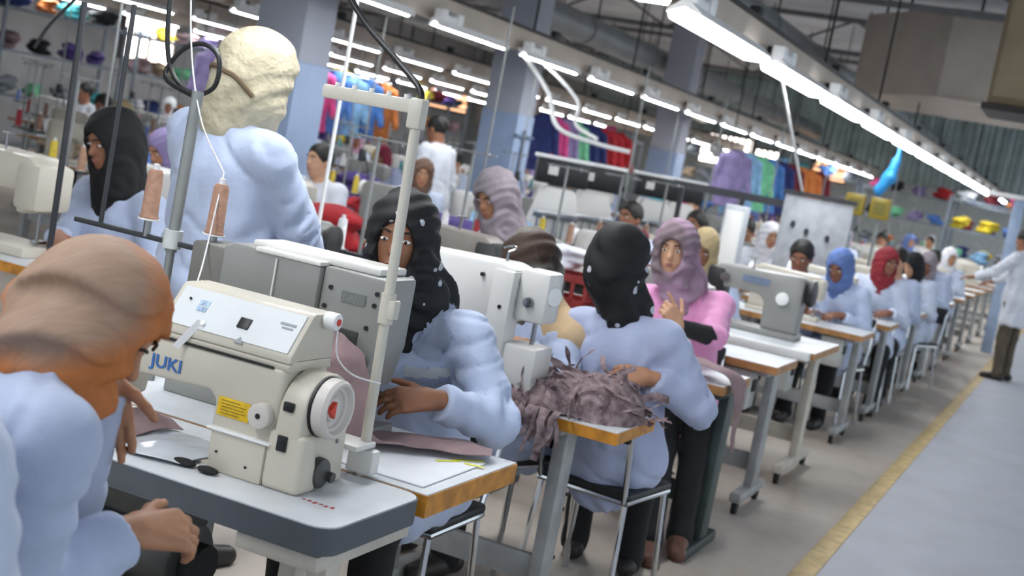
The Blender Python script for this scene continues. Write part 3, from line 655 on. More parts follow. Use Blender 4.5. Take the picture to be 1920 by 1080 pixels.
def V(*a): return np.array(a, float)
def nrm(v): v = np.array(v, float); return v / (np.linalg.norm(v) + 1e-9)
def rotax(v, ax, a):
    ax = nrm(ax); v = np.array(v, float)
    return v * math.cos(a) + np.cross(ax, v) * math.sin(a) + ax * (ax @ v) * (1 - math.cos(a))
def ik(s, w_, a, b, pole):
    d = w_ - s; Ld = np.linalg.norm(d); u = d / Ld; Lc = min(Ld, a + b - .004)
    x = (a*a - b*b + Lc*Lc) / (2*Lc); hh = math.sqrt(max(a*a - x*x, 0)); p = nrm(pole - u * (pole @ u))
    return s + u*x + p*hh, s + u*Lc
def hand(F, wr, f, n, side, curl=.5, sc=1., thumb_out=1., point=False):
    f = nrm(f); n = nrm(n - f * (np.array(n) @ f)); t = nrm(np.cross(f, n)) * (-1 if side > 0 else 1)
    offs = (.030, .010, -.011, -.031); lens = (.068, .077, .070, .054)
    F.cone(wr - f*.03, wr + f*.02, .024*sc, .026*sc, .012, flat=(n, .72))
    for i, (o, ln) in enumerate(zip(offs, lens)):
        kn = wr + (f*(.088 - .006*abs(i-1)) + t*o)*sc
        F.cone(wr + (f*.01 + t*o*.55)*sc, kn, .017*sc, .0125*sc, .012)
        p = kn; c = .12 if (point and i == 0) else curl; cum = 0
        for j, (fr, da) in enumerate(((.45, .55), (.31, .8), (.24, .6))):
            cum += c * da; d = nrm(f*math.cos(cum) - n*math.sin(cum) + t*o*1.2*(1-curl*.5))
            q = p + d*ln*fr*sc; F.cone(p, q, (.0098 - .0008*j)*sc, (.0090 - .0008*j)*sc, .0035); p = q
    p = wr + (f*.022 + t*.024)*sc; d = nrm(f*.62 + t*.72*thumb_out - n*.3)
    for j, (ln, r) in enumerate(((.036, .0125), (.031, .0105), (.025, .0092))):
        q = p + d*ln*sc; F.cone(p, q, r*sc, (r-.001)*sc, .006); p = q; d = nrm(d + f*.30 - n*.12*curl)

def person(label, loc, rz=0, standing=False, lean=.15, side=0, twist=0, yaw=0, pitch=.2, roll=0, headc=None, hands=None, scarf=None, hair=None, coat=None, trousers=None, skin=None,
           vox=.011, bvox=None, face=True, knees=None, feet=None, seed=1, bulk=1., cat='person', group='workers in the hall', shoe=None, sleeve=True, coat_len=None, hp=None, lower=True, long_scarf=.0, fold=1., elbow_out=.55, scarf_size=1., neckw=None, arm=(.275, .25), cape=None):
    coat = coat or m_coat; skin = skin or SKIN['a']; trousers = trousers or m_tr; bvox = bvox or vox
    c_, s_ = math.cos(rz), math.sin(rz)
    tol = lambda p: V((p[0]-loc[0])*c_ + (p[1]-loc[1])*s_, -(p[0]-loc[0])*s_ + (p[1]-loc[1])*c_, p[2])
    dirl = lambda d: V(d[0]*c_ + d[1]*s_, -d[0]*s_ + d[1]*c_, d[2])
    hp = hp or (.93 if standing else .55)
    P0 = V(0, 0, hp); u = nrm(V(math.sin(side), math.sin(lean), math.cos(lean)))
    if neckw is not None: neck = tol(neckw); u = nrm(neck - P0)
    else: neck = P0 + u * .50
    tl = np.linalg.norm(neck - P0)
    r = nrm(rotax(V(1, 0, 0), V(0, 0, 1), twist)); r = nrm(r - u * (r @ u)); ft = np.cross(u, r)
    chest = P0 + u * tl * .62
    hf = V(0, 1, 0); hu = V(0, 0, 1); hr = V(1, 0, 0)
    hf, hr = rotax(hf, hu, yaw + twist), rotax(hr, hu, yaw + twist)
    hf, hu = rotax(hf, hr, -pitch), rotax(hu, hr, -pitch)
    hr, hu = rotax(hr, hf, roll), rotax(hu, hf, roll)
    hc = tol(headc) if headc is not None else neck + nrm(u + hu * 1.2) * .155 + hf * .02
    sh = {1: neck - u*.045 + r*.165*bulk, -1: neck - u*.045 - r*.165*bulk}
    hnd = {}
    for sd, key in ((1, 'R'), (-1, 'L')):
        if hands and key in hands:
            q = hands[key]; w_ = tol(q[0]); f = nrm(dirl(q[1])); n = nrm(dirl(q[2])); curl = q[3]; ex = q[4] if len(q) > 4 else {}
        elif standing: w_ = sh[sd] + V(.05*sd, .06, -.50); f = V(0, .15, -1); n = V(sd, 0, 0); curl = .5; ex = {}
        else: w_ = V(.12*sd, .36, .82); f = nrm(V(-.45*sd, .8, -.1)); n = V(.2*sd, .1, 1); curl = .6; ex = {}
        pole = dirl(ex['pole']) if 'pole' in ex else V(sd*elbow_out, -.45, -.8)
        e, w2 = ik(sh[sd], w_, arm[0], arm[1], pole); hnd[sd] = (e, w2, f, n, curl, ex)
    hip = {sd: P0 + r*.09*sd - V(0, 0, .03) for sd in (1, -1)}
    kn = {}; an = {}
    for sd, i in ((1, 0), (-1, 1)):
        if knees: kn[sd] = tol(knees[i])
        elif standing: kn[sd] = V(.10*sd, .02, .48)
        else: kn[sd] = V(.13*sd, .40, .50)
        an[sd] = tol(feet[i]) if feet else V(kn[sd][0], kn[sd][1] + (0 if not standing else -.02), .09)
    pts = [P0, neck, hc, *sh.values()] + [h[0] for h in hnd.values()] + [h[1] for h in hnd.values()]
    lo = np.min(pts, 0) - .2; hi = np.max(pts, 0) + .2
    # --- body: head, neck, trunk, arms, hands in one surface
    F = Field(lo, hi, bvox); Fr = (hr, hf, hu); H = lambda a, b, c: hc + hr*a + hf*b + hu*c
    F.ell(H(0, -.008, .028), (.074, .094, .086), .02, F=Fr); F.ell(H(0, .022, -.035), (.062, .068, .078), .03, F=Fr); F.ell(H(0, .052, -.088), (.030, .030, .024), .03, F=Fr)
    F.cone(H(0, .083, .018), H(0, .104, -.018), .008, .0125, .012); F.ell(H(0, .082, -.054), (.024, .013, .012), .012, F=Fr); F.cone(H(-.03, .079, .034), H(.03, .079, .034), .009, .009, .015)
    for sd in (1, -1): F.ell(H(.032*sd, .099, .012), (.018, .014, .011), .012, 's', F=Fr); F.ell(H(.075*sd, -.005, -.005), (.010, .022, .032), .008, F=Fr)
    F.cone(H(0, -.015, -.05), neck + u*-.02, .052, .058, .03)
    F.cone(neck - u*.06, P0, .1, .11, .04, flat=(ft, .7)); F.cone(sh[1], sh[-1], .05, .05, .04)
    for sd in (1, -1):
        e, w2, f, n, curl, ex = hnd[sd]
        F.cone(sh[sd], e, .046, .038, .02); F.cone(e, w2, .038, .024, .015); hand(F, w2, f, n, sd, curl, ex.get('s', 1.), ex.get('thumb', 1.), ex.get('point', False))
    o = F.mesh('person', skin); o.location = loc; o.rotation_euler = (0, 0, rz); tag(o, label, cat, group)
    if face:
        for sd in (1, -1):
            RH = Matrix((hr, hf, hu)).transposed(); ey = MB().sph(H(.031*sd, .0825, .011), (.0125, .007, .0055), 12, R=RH).build('eye', m_eyew, o)
            MB().sph(H(.030*sd, .0865, .0105), (.0056, .0045, .0052), 8, R=RH).build('iris', m_iris, ey)
            MB().tube([H(.014*sd, .0985, .034), H(.032*sd, .094, .039), H(.050*sd, .080, .034)], .0035, n=5).build('eyebrow', m_brow, o)
        MB().sph(H(0, .0925, -.052), (.021, .006, .0045), 10, R=Matrix((hr, hf, hu)).transposed()).sph(H(0, .0905, -.061), (.017, .006, .005), 10, R=Matrix((hr, hf, hu)).transposed()).build('lips', m_lip, o)
    # --- coat
    hem = coat_len if coat_len is not None else (.62 if standing else .3)
    lo2 = np.minimum(lo, np.min([hip[1], hip[-1], kn[1], kn[-1]], 0) - .2); hi2 = np.maximum(hi, np.max([hip[1], hip[-1]], 0) + .25)
    if standing: lo2[2] = hem - .05
    hi2[2] = neck[2] + .18
    F = Field(lo2, hi2, vox); B = bulk; Ft = (r, ft, u)
    F.ell(chest, (.178*B, .128*B, .23), .05, F=Ft); F.ell(chest + u*.05 + ft*.02, (.16*B, .125*B, .14), .05, F=Ft); F.ell(P0 + u*.14, (.172*B, .138*B, .2), .06, F=Ft)
    F.ell(P0, (.195*B, .17*B, .14), .06, F=Ft)
    for sd in (1, -1):
        e, w2, f, n, curl, ex = hnd[sd]
        F.cone(neck + r*.03*sd - u*.02 - ft*.01, sh[sd] - u*.015, .052, .068*B, .04)
        F.cone(sh[sd], e, .070*B, .060*B, .03); cu = e + (w2 - e) * ex.get('cuff', .88)
        if sleeve: F.cone(e, cu, .060*B, .050, .018, capb=True)
        if sleeve and ex.get('cuff', 1) > .5: F.cone(e + (cu - e) * .78, cu, .0545, .0535, .004, capb=True)
        if not standing: F.cone(hip[sd], hip[sd] + (kn[sd] - hip[sd]) * .72, .105*B, .098, .05)
    if standing:
        F.cone(P0, V(0, .0, hem), .185*B, .20*B, .05, flat=(V(0, 1, 0), .72)); F.cut(V(0, 0, hem), V(0, 0, -1))
    else: F.cone(P0 - ft*.05 - V(0, 0, .03), P0 - ft*.02 - V(0, 0, .10), .14, .13, .05)
    def drape(x, y, z):
        a, b_, c = [(x - P0[0])*v[0] + (y - P0[1])*v[1] + (z - P0[2])*v[2] for v in (r, ft, u)]
        th = np.arctan2(a, b_ + .001); sl = wrinkle(x, y, z, seed, 9.)
        d = .006 * np.sin(9*th + 2.6*np.sin(6*c + seed) + 1.5*sl) * np.clip((.55 - c) * 2.2, .35, 1) + .009 * np.clip(.45 - np.abs(np.sin(15*(c + .8*np.abs(a)) + 2.4*sl + seed)), 0, 1) / .45
        for sd in (1, -1):
            e, w2 = hnd[sd][:2]; off = 0
            for A_, B_ in ((sh[sd], e), (e, w2)):
                v = B_ - A_; ln = np.linalg.norm(v); v = v / ln; px, py, pz = x - A_[0], y - A_[1], z - A_[2]
                t = px*v[0] + py*v[1] + pz*v[2]; tc = np.clip(t, 0, ln); dist = np.sqrt((px - v[0]*tc)**2 + (py - v[1]*tc)**2 + (pz - v[2]*tc)**2)
                wgt = np.clip((.105 - dist) / .03, 0, 1) * (t > (.03 if off == 0 else -.03)) * (t < ln + .02)
                n1 = nrm(np.cross(v, (.3, .5, .8))); n2 = np.cross(v, n1); ph = np.arctan2(px*n1[0] + py*n1[1] + pz*n1[2], px*n2[0] + py*n2[1] + pz*n2[2])
                s1 = t + off; amp = .0035 + .0065*np.exp(-((s1 - .275)/.07)**2) + .0015*np.exp(-((s1 - .06)/.06)**2)
                fo = np.sin(2*PI*s1/.08 + 2.6*np.sin(ph + seed) + 3.5*sl) * (.5 + .5*np.sin(2*ph + 3*seed + 14*s1)) + .4*np.sin(3*ph + 22*s1 + 4*sl)
                gr = np.clip(.35 - np.abs(np.sin(PI*s1/.075 + 1.7*np.sin(ph + 2*seed) + 2.2*sl)), 0, 1) / .35 * np.clip(.3 + np.sin(ph*1.0 + 5*seed + 6*s1), 0, 1)
                d = d*(1 - wgt) + wgt*(amp*fo + 1.3*amp*gr); off = ln
        return d
    F.disp(drape)
    for sd in (1, -1):   # collar
        F.chain([neck - ft*.06 + u*.01, neck + r*.075*sd + u*.015 - ft*.02, neck + r*.062*sd + ft*.075 - u*.015, neck + r*.028*sd + ft*.118 - u*.075], [.014, .016, .017, .012], .010)
    co = F.mesh('coat', coat, o)
    for sd in (1, -1):
        e, w2, f, n, curl, ex = hnd[sd]
        if 'under' in ex:
            F = Field(np.minimum(e, w2) - .12, np.maximum(e, w2) + .12, .008); F.cone(e - nrm(w2 - e)*.02, e + (w2 - e)*.95, .048, .034, .01, capb=True); F.disp(lambda x, y, z: .002 * wrinkle(x, y, z, seed, 40.)); F.mesh('undersleeve', ex['under'], o)
    for k in range(3 if face else 0):
        p = neck - u*(.14 + .1*k) + ft*.14
        MB().cyl(p - ft*.03, p + ft*.006, .009, n=10).build('button', m_cone, co)
    # --- headscarf or hair
    if scarf is not None:
        q = scarf_size; lo3 = np.minimum(np.min([hc, neck], 0) - .22, chest - .24); hi3 = np.maximum(np.max([hc, neck], 0) + .2, sh[1])
        F = Field(np.minimum(lo3, hc - .2), np.maximum(hi3, hc + .2), min(vox, .009))
        F.ell(H(0, -.016, .026), (.096*q, .118*q, .112*q), .03, F=Fr)
        F.ell(H(0, .012, -.055), (.082*q, .086*q, .085*q), .03, F=Fr)
        F.chain([H(0, -.01, -.07), neck + u*.05 + ft*.012, neck + u*.02 + ft*.02], [.086*q, .080*q, .088*q], .04)
        F.cone(H(0, .05, -.11), chest + u*(.10 - long_scarf) + ft*.10, .062, .055 + .2*long_scarf, .04, flat=(ft, .6))
        F.cone(H(0, -.05, -.03), neck + u*.03 - ft*.05, .075*q, .062, .04)
        F.ell(H(0, -.072, -.055), (.072*q, .062*q, .08*q), .03, F=Fr)
        if long_scarf > .01: F.cone(neck - ft*.07, chest - ft*.11 - u*long_scarf, .085, .10, .04, flat=(ft, .5))
        def folds(x, y, z):
            a = (x - hc[0])*hf[0] + (y - hc[1])*hf[1] + (z - hc[2])*hf[2]; b = (x - hc[0])*hr[0] + (y - hc[1])*hr[1] + (z - hc[2])*hr[2]; c = (x - hc[0])*hu[0] + (y - hc[1])*hu[1] + (z - hc[2])*hu[2]
            rad = np.sqrt((a - .07)**2 + (c + .14)**2)
            sl = wrinkle(x, y, z, seed + 5, 10.); return fold * .0050 * np.sin(88*rad + 12*b + 2.5*np.sin(11*c + seed) + 2*sl) * np.clip((.11 - c) * 8, .2, 1) + fold * .0035 * np.sin(130*(rad + .5*b) + 3*sl)
        F.disp(folds)
        F.ell(H(0, .118, -.014), (.060, .085, .083), .012, 's', F=Fr)
        F.mesh('headscarf', scarf, o)
    if hair is not None:
        F = Field(hc - .17, hc + .17, min(vox, .009))
        F.ell(H(0, -.016, .036), (.086, .106, .098), .02, F=Fr); F.disp(lambda x, y, z: .004 * wrinkle(x, y, z, seed, 60.))
        F.ell(H(0, .105, -.035), (.085, .10, .105), .012, 's', F=Fr); F.cut(H(0, 0, -.05), -hu)
        F.mesh('hair', hair, o)
    if cape is not None:
        F = Field(neck - .32, neck + .15, .009)
        for sd in (1, -1): F.cone(neck - u*.0 - ft*.02, sh[sd] - u*.02 + r*.03*sd, .085, .088, .04)
        F.cone(neck, chest + u*.02 + ft*.05, .1, .15, .04, flat=(ft, .75)); F.cone(neck, chest + u*.03 - ft*.05, .1, .15, .04, flat=(ft, .75))
        F.disp(lambda x, y, z: .004 * wrinkle(x, y, z, seed + 9, 22.))
        F.mesh('shawl', cape, o)
    # --- legs and shoes
    if lower:
        pts = [hip[1], hip[-1], kn[1], kn[-1], an[1], an[-1]]
        F = Field(np.min(pts, 0) - .16, np.max(pts, 0) + .16, max(vox, .012))
        for sd in (1, -1): F.cone(hip[sd], kn[sd], .088, .068, .03); F.cone(kn[sd], an[sd], .068, .052, .03); F.cone(an[sd], an[sd] - V(0, 0, .03), .052, .055, .02)
        F.cone(hip[1], hip[-1], .1, .1, .04)
        F.disp(lambda x, y, z: .004 * wrinkle(x, y, z, seed + 2, 20.)); F.cut(V(0, 0, .035), V(0, 0, -1))
        F.mesh('trousers', trousers, o)
        for sd in (1, -1):
            fd = nrm(V(*(kn[sd] - hip[sd])[:2], 0)) if not standing else V(.1*sd, 1, 0)
            F = Field(an[sd] - .25, an[sd] + .25, .009); b0 = V(an[sd][0], an[sd][1], .045)
            F.cone(b0 - fd*.05, b0 + fd*.04, .042, .042, .02); F.cone(b0 + fd*.04 - V(0, 0, .008), b0 + fd*.15 - V(0, 0, .015), .044, .036, .02); F.cut(V(0, 0, .002), V(0, 0, -1)); F.cut(V(0, 0, .085), V(0, 0, 1))
            F.mesh('shoe', shoe or m_shoe, o)
    return o, dict(hc=hc, hf=hf, hu=hu, hr=hr, neck=neck, chest=chest, ft=ft, u=u, r=r, sh=sh, hnd=hnd, coat=co)

def patch(src, name, m, parent, cen, ax, half, off=.004):
    """a sewn-on piece: the faces of src inside an oriented box, lifted and given thickness"""
    me = src.data; n = len(me.vertices); co = np.empty(n*3, np.float32); me.vertices.foreach_get('co', co); co = co.reshape(-1, 3)
    no = np.empty(n*3, np.float32); me.vertices.foreach_get('normal', no); no = no.reshape(-1, 3)
    d = co - np.array(cen); ins = np.ones(n, bool)
    for a, h_ in zip(ax, half): ins &= np.abs(d @ np.array(a)) < h_
    bm = bmesh.new(); mp = {}
    for p in me.polygons:
        if all(ins[i] for i in p.vertices):
            for i in p.vertices:
                if i not in mp: mp[i] = bm.verts.new(co[i] + no[i]*off)
            try: bm.faces.new([mp[i] for i in p.vertices])
            except ValueError: pass
    if not bm.faces: bm.free(); return None
    ret = bmesh.ops.solidify(bm, geom=bm.faces[:], thickness=.002)
    mb = MB(); mb.bm.free(); mb.bm = bm
    return mb.build(name, m, parent, 60)
# ------------------------------------------------------------------ chairs
m_seat = mat('seat_black', '#191a1c', .5, var=.1)
CHAIR = None
def chair(label, loc, rz=0):
    """seat at .45, faces +Y"""
    global CHAIR
    if CHAIR: return copy_thing(CHAIR, loc, rz, label)
    t = thing('chair', label, 'chair', loc, rz, 'workers chairs')
    MB().box((0, 0, .44), (.38, .38, .035), bev=.015, seg=3).build('seat', m_seat, t)
    MB().tube([(-.18, -.18, .42), (.18, -.18, .42), (.18, .18, .42), (-.18, .18, .42), (-.18, -.18, .42)], .011, n=8, sub=0).build('seat_frame', m_chrome, t)
    for sx in (-1, 1):
        for sy in (-1, 1): MB().cyl((sx * .17, sy * .17, .43), (sx * .19, sy * .2, 0), .011, n=10).build('leg', m_chrome, t)
    for sx in (-1, 1): MB().tube([(sx * .17, -.18, .42), (sx * .175, -.225, .6), (sx * .17, -.25, .78)], .011, n=8).build('back_post', m_chrome, t)
    MB().box((0, -.245, .72), (.36, .025, .16), bev=.012, seg=3).build('backrest', m_seat, t)
    CHAIR = t; return t

# ------------------------------------------------------------------ the nearest workers
# woman in the tan and orange scarf, bent over the nearest machine
fx, info = person('woman in tan and orange headscarf bending over the nearest machine', (-1.72, 1.48, 0), -.58, neckw=(-1.50, 1.70, 1.065), headc=(-1.49, 1.79, 1.15), pitch=.60, yaw=-.65,
    hands={'R': ((-1.35, 1.80, .825), (.42, .88, -.05), (.35, -.45, .8), .95, dict(pole=(-.2, -.6, -.9), s=1.05)), 'L': ((-1.535, 1.885, 1.045), (.2, .25, -1), (-.5, .8, .1), .3, dict(pole=(-.7, -.5, -.5)))},
    scarf=m_horange, fold=1.7, scarf_size=1.06, long_scarf=.01, coat=m_coat, vox=.009, bvox=.0055, seed=2, elbow_out=.4, bulk=1.12)
chair('black seated chrome chair under the woman bent over the nearest machine', (-1.72, 1.48, 0), -.58)
person('blue sleeve and shoulder of a worker cut off by the left edge', (-1.53, 1.16, 0), -.35, hp=.62, neckw=(-1.365, 1.335, 1.13), headc=(-1.61, 1.17, 1.26), pitch=.1, hands={'R': ((-1.25, 1.42, .68), (.2, .9, -.2), (.3, 0, .9), .5, dict(pole=(.5, -.2, -.9)))}, hair=m_hair, coat=m_coat2, vox=.009, bvox=.008, seed=4, lower=False)
# black-scarved woman facing us
mx_, info = person('woman in black printed headscarf and blue coat facing the grey machine', (-1.73, 3.60, 0), PI, neckw=(-1.70, 3.39, 1.075), headc=(-1.735, 3.29, 1.262), pitch=.12, yaw=.3,
    hands={'L': ((-1.475, 3.12, .885), (-.75, -.62, -.15), (.35, -.55, .75), .6, dict(pole=(.6, .35, -.6), thumb=1.1)), 'R': ((-1.70, 2.97, .985), (.35, -.9, -.1), (-.4, -.1, .9), .8, dict(pole=(-.8, .2, -.4)))},
    scarf=m_hblack, scarf_size=1.05, long_scarf=.10, coat=m_coat, skin=SKIN['c'], vox=.008, bvox=.0055, seed=7, bulk=1.04)
ci = info; cc = ci['chest'] + ci['u'] * .09 - ci['r'] * .105 + ci['ft'] * .12
patch(ci['coat'], 'chest_stripe', mat('stripe_pale', '#eef2f6', .4, var=.03), mx_, cc, (ci['r'], ci['u'], ci['ft']), (.06, .018, .10), .008)
patch(ci['coat'], 'collar', m_coat2, mx_, ci['neck'] - ci['r'] * .105 + ci['ft'] * .06 - ci['u'] * .04, (nrm(ci['r'] + .4 * ci['u']), nrm(ci['u'] - .4 * ci['r']), ci['ft']), (.045, .05, .10), .009)
patch(ci['coat'], 'pocket', m_coat, mx_, cc - ci['u'] * .06, (ci['r'], ci['u'], ci['ft']), (.058, .045, .10), .005)
chair('black seated chrome chair under the woman facing the grey machine', (-1.73, 3.62, 0), PI)
# standing woman with cream scarf, back to us
sx_, info = person('standing woman in cream headscarf and blue coat, back turned', (-2.57, 3.63, 0), -.22, standing=True, hp=.97, neckw=(-2.55, 3.56, 1.46), headc=(-2.49, 3.58, 1.64), pitch=.15, yaw=-.35,
    hands={'R': ((-2.32, 3.86, 1.0), (-.3, .9, -.1), (.6, .1, .8), .6, dict(pole=(.9, -.4, -.5))), 'L': ((-2.62, 3.85, 1.02), (.3, .9, -.1), (-.6, .1, .8), .6)},
    scarf=m_hcream, fold=.55, scarf_size=1.14, coat=m_coat, vox=.010, bvox=.008, seed=11, bulk=1.12, coat_len=.55, face=False)
H = lambda a, b, c: info['hc'] + info['hr']*a + info['hf']*b + info['hu']*c
MB().tube([H(-.135, -.03, -.16), H(-.122, -.06, -.11), H(-.098, -.10, -.06)] + [H(math.sin(p_)*.114, -.016 - math.cos(p_)*.138, -.012 - .028*abs(p_)) for p_ in (-.55, -.2, .15, .5, .85)] + [H(.108, -.045, -.075)], .008, n=6).build('scarf_border', mat('scarf_border_brown', '#6b5a44', .85), sx_)
# woman in olive-brown scarf with a beige shawl
person('woman in olive brown headscarf and beige shawl behind the white machine', (-1.84, 4.74, 0), 2.75, neckw=(-1.83, 4.62, .99), headc=(-1.86, 4.55, 1.145), pitch=.5, yaw=.1,
    hands={'L': ((-1.72, 4.27, .90), (-.5, -.85, -.1), (.5, -.2, .85), .7), 'R': ((-1.86, 4.25, .90), (.3, -.9, -.1), (-.4, -.2, .9), .7)}, scarf=m_holive, scarf_size=1.05, coat=m_coat, cape=mat('shawl_beige', '#c6ab86', .85, var=.08, bump=.2), vox=.010, bvox=.0065, seed=13)
chair('black seated chrome chair under the woman with the beige shawl', (-1.84, 4.74, 0), 2.75)
# black-scarved woman seen from behind
person('woman in black printed headscarf seen from behind beside the mauve heap', (-1.43, 4.62, 0), -.12, neckw=(-1.47, 4.60, 1.03), headc=(-1.52, 4.58, 1.235), pitch=.12, yaw=-.25,
    hands={'R': ((-1.30, 4.45, .87), (-.9, -.35, -.1), (.1, -.8, .5), .6, dict(pole=(.6, .3, -.7))), 'L': ((-1.66, 4.9, .82), (.2, .9, -.1), (-.2, 0, 1), .6)}, scarf=swirl('scarf_black_flower', '#0e0f12', '#c9ccd4', 13, .13), scarf_size=1.06, coat=m_lav, vox=.010, bvox=.0065, seed=17, bulk=1.06, face=False,
    knees=((-1.38, 4.93, .52), (-1.62, 4.95, .52)), feet=((-1.38, 4.98, .09), (-1.62, 5.0, .09)))
chair('black seated chrome chair with legs in view under the black-scarved woman', (-1.43, 4.62, 0), -.12)
# pink coat
person('woman in pink coat and mauve headscarf raising her hand', (-1.62, 6.10, 0), PI + .22, neckw=(-1.665, 6.03, 1.05), headc=(-1.72, 5.93, 1.235), pitch=.08, yaw=-.15, roll=.06,
    hands={'L': ((-1.55, 5.61, .935), (-.50, -.35, .80), (.55, -.75, .1), 1.35, dict(pole=(.75, .25, -.6), point=True, cuff=.12, under=m_tr, s=1.0)), 'R': ((-1.75, 5.72, .80), (.2, -.9, -.2), (-.3, -.2, .9), .6)},
    knees=((-1.52, 5.60, .55), (-1.37, 5.62, .55)), feet=((-1.40, 5.30, .09), (-1.33, 5.5, .09)), scarf=m_hmauve, scarf_size=1.12, long_scarf=.03, coat=m_coatp, skin=SKIN['b'], shoe=m_shoeb, vox=.010, bvox=.0065, seed=19)
chair('black seated chrome chair under the woman in the pink coat', (-1.62, 6.10, 0), PI + .22)

# ------------------------------------------------------------------ cloth
m_mauve = mat('fabric_mauve', '#8d7579', .9, col2='#a38a8b', scale=14, thr=(.3, .7), bump=.3, bscale=70)
def cloth(name, label, cat, ctrl, m, n=10, rip=.006, f=40., seed=0, th=.0025, parent=None):
    C = np.array(ctrl, float)
    def cr(A, axis):
        A = np.moveaxis(A, axis, 0); Q = np.concatenate([[2*A[0]-A[1]], A, [2*A[-1]-A[-2]]]); out = []
        for i in range(1, len(Q)-2):
            for k in range(n):
                t = k/n; a, b, c, d = Q[i-1], Q[i], Q[i+1], Q[i+2]
                out.append(.5*((2*b)+(c-a)*t+(2*a-5*b+4*c-d)*t*t+(3*b-a-3*c+d)*t**3))
        out.append(A[-1]); return np.moveaxis(np.array(out), 0, axis)
    G = cr(cr(C, 0), 1); base = G.reshape(-1, 3).mean(0); base[2] = G[..., 2].min(); G = G - base
    x, y, z = G[..., 0], G[..., 1], G[..., 2]
    G = G + rip * np.stack([wrinkle(y, z, x, seed + 1, f), wrinkle(z, x, y, seed + 2, f), .5 + .5*wrinkle(x, y, z, seed, f)], -1)
    bm = bmesh.new(); vs = [[bm.verts.new(p) for p in row] for row in G]
    for i in range(len(vs)-1):
        for j in range(len(vs[0])-1): bm.faces.new((vs[i][j], vs[i+1][j], vs[i+1][j+1], vs[i][j+1]))
    bmesh.ops.recalc_face_normals(bm, faces=bm.faces); bmesh.ops.solidify(bm, geom=bm.faces[:], thickness=th)
    mb = MB(); mb.bm.free(); mb.bm = bm; o = mb.build(name, m, parent, 70); o.location = base
    return tag(o, label, cat) if not parent else o
cloth('fabric_piece', 'mauve fabric held up by the woman facing the grey machine', 'fabric', [[(-1.70, 2.90, 1.02), (-1.63, 2.87, 1.03), (-1.57, 2.90, .99)], [(-1.68, 2.86, .93), (-1.61, 2.84, .93), (-1.54, 2.89, .92)], [(-1.68, 2.86, .84), (-1.60, 2.83, .84), (-1.52, 2.88, .84)], [(-1.68, 2.88, .785), (-1.58, 2.86, .785), (-1.49, 2.92, .785)], [(-1.56, 3.02, .785), (-1.48, 2.96, .785), (-1.42, 2.98, .785)], [(-1.44, 3.14, .785), (-1.38, 3.08, .79), (-1.34, 3.05, .78)], [(-1.33, 3.20, .78), (-1.29, 3.16, .79), (-1.27, 3.12, .775)]], m_mauve, 8, .010, 36., 3)
cloth('fabric_piece', 'small mauve cut piece at the left of the nearest table', 'fabric', [[(-2.0, 2.44, .775), (-1.93, 2.40, .79), (-1.86, 2.42, .772)], [(-1.99, 2.52, .79), (-1.92, 2.50, .81), (-1.85, 2.50, .78)], [(-1.98, 2.60, .775), (-1.9, 2.58, .79), (-1.84, 2.58, .77)]], m_mauve, 8, .008, 40., 5)
cloth('plastic_sheet', 'crumpled clear plastic sheet lying left of the nearest machine', 'plastic sheet', [[(-1.86, 2.34, .766), (-1.76, 2.33, .768), (-1.68, 2.36, .766)], [(-1.87, 2.45, .770), (-1.76, 2.45, .776), (-1.67, 2.45, .77)], [(-1.86, 2.56, .766), (-1.76, 2.56, .77), (-1.68, 2.55, .766)]], mat('plastic_film', '#d9dee4', .12, var=.05), 8, .004, 50., 6, .0012)
MBp = MB(); MBp.box((0, 0, .0015), (.50, .36, .003), rz=.02)
pp = tag(MBp.build('paper_sheet', mat('paper_white', '#edeef2', .7, var=.02), None, 0), 'large white paper sheet covering the orange-edged table', 'paper'); pp.location = (-1.53, 2.92, .761)
tp = thing('tape_mark', 'yellow tape marks at the corner of the orange-edged table', 'tape', (-1.32, 3.08, .764))
for k, (a, q, rr) in enumerate(((0, 0, .9), (-.03, -.06, 1.0), (.03, -.03, .3))): MB().box((a, q, .0012), (.09 - .02 * k, .012, .0012), rz=rr).build('strip', mat('tape_yellow', '#dfe04a', .6), tp)
cloth('fabric_piece', 'brown mauve cloth draped over the dark-legged table end', 'fabric', [[(-1.66, 5.40, .80), (-1.62, 5.48, .80), (-1.60, 5.60, .79)], [(-1.50, 5.38, .84), (-1.46, 5.47, .83), (-1.45, 5.58, .80)], [(-1.34, 5.40, .82), (-1.32, 5.48, .83), (-1.31, 5.58, .80)], [(-1.22, 5.42, .77), (-1.20, 5.48, .79), (-1.21, 5.56, .78)], [(-1.19, 5.44, .62), (-1.17, 5.48, .62), (-1.19, 5.54, .64)], [(-1.19, 5.46, .5), (-1.18, 5.48, .48), (-1.2, 5.52, .52)]], m_mauve, 7, .012, 30., 8)
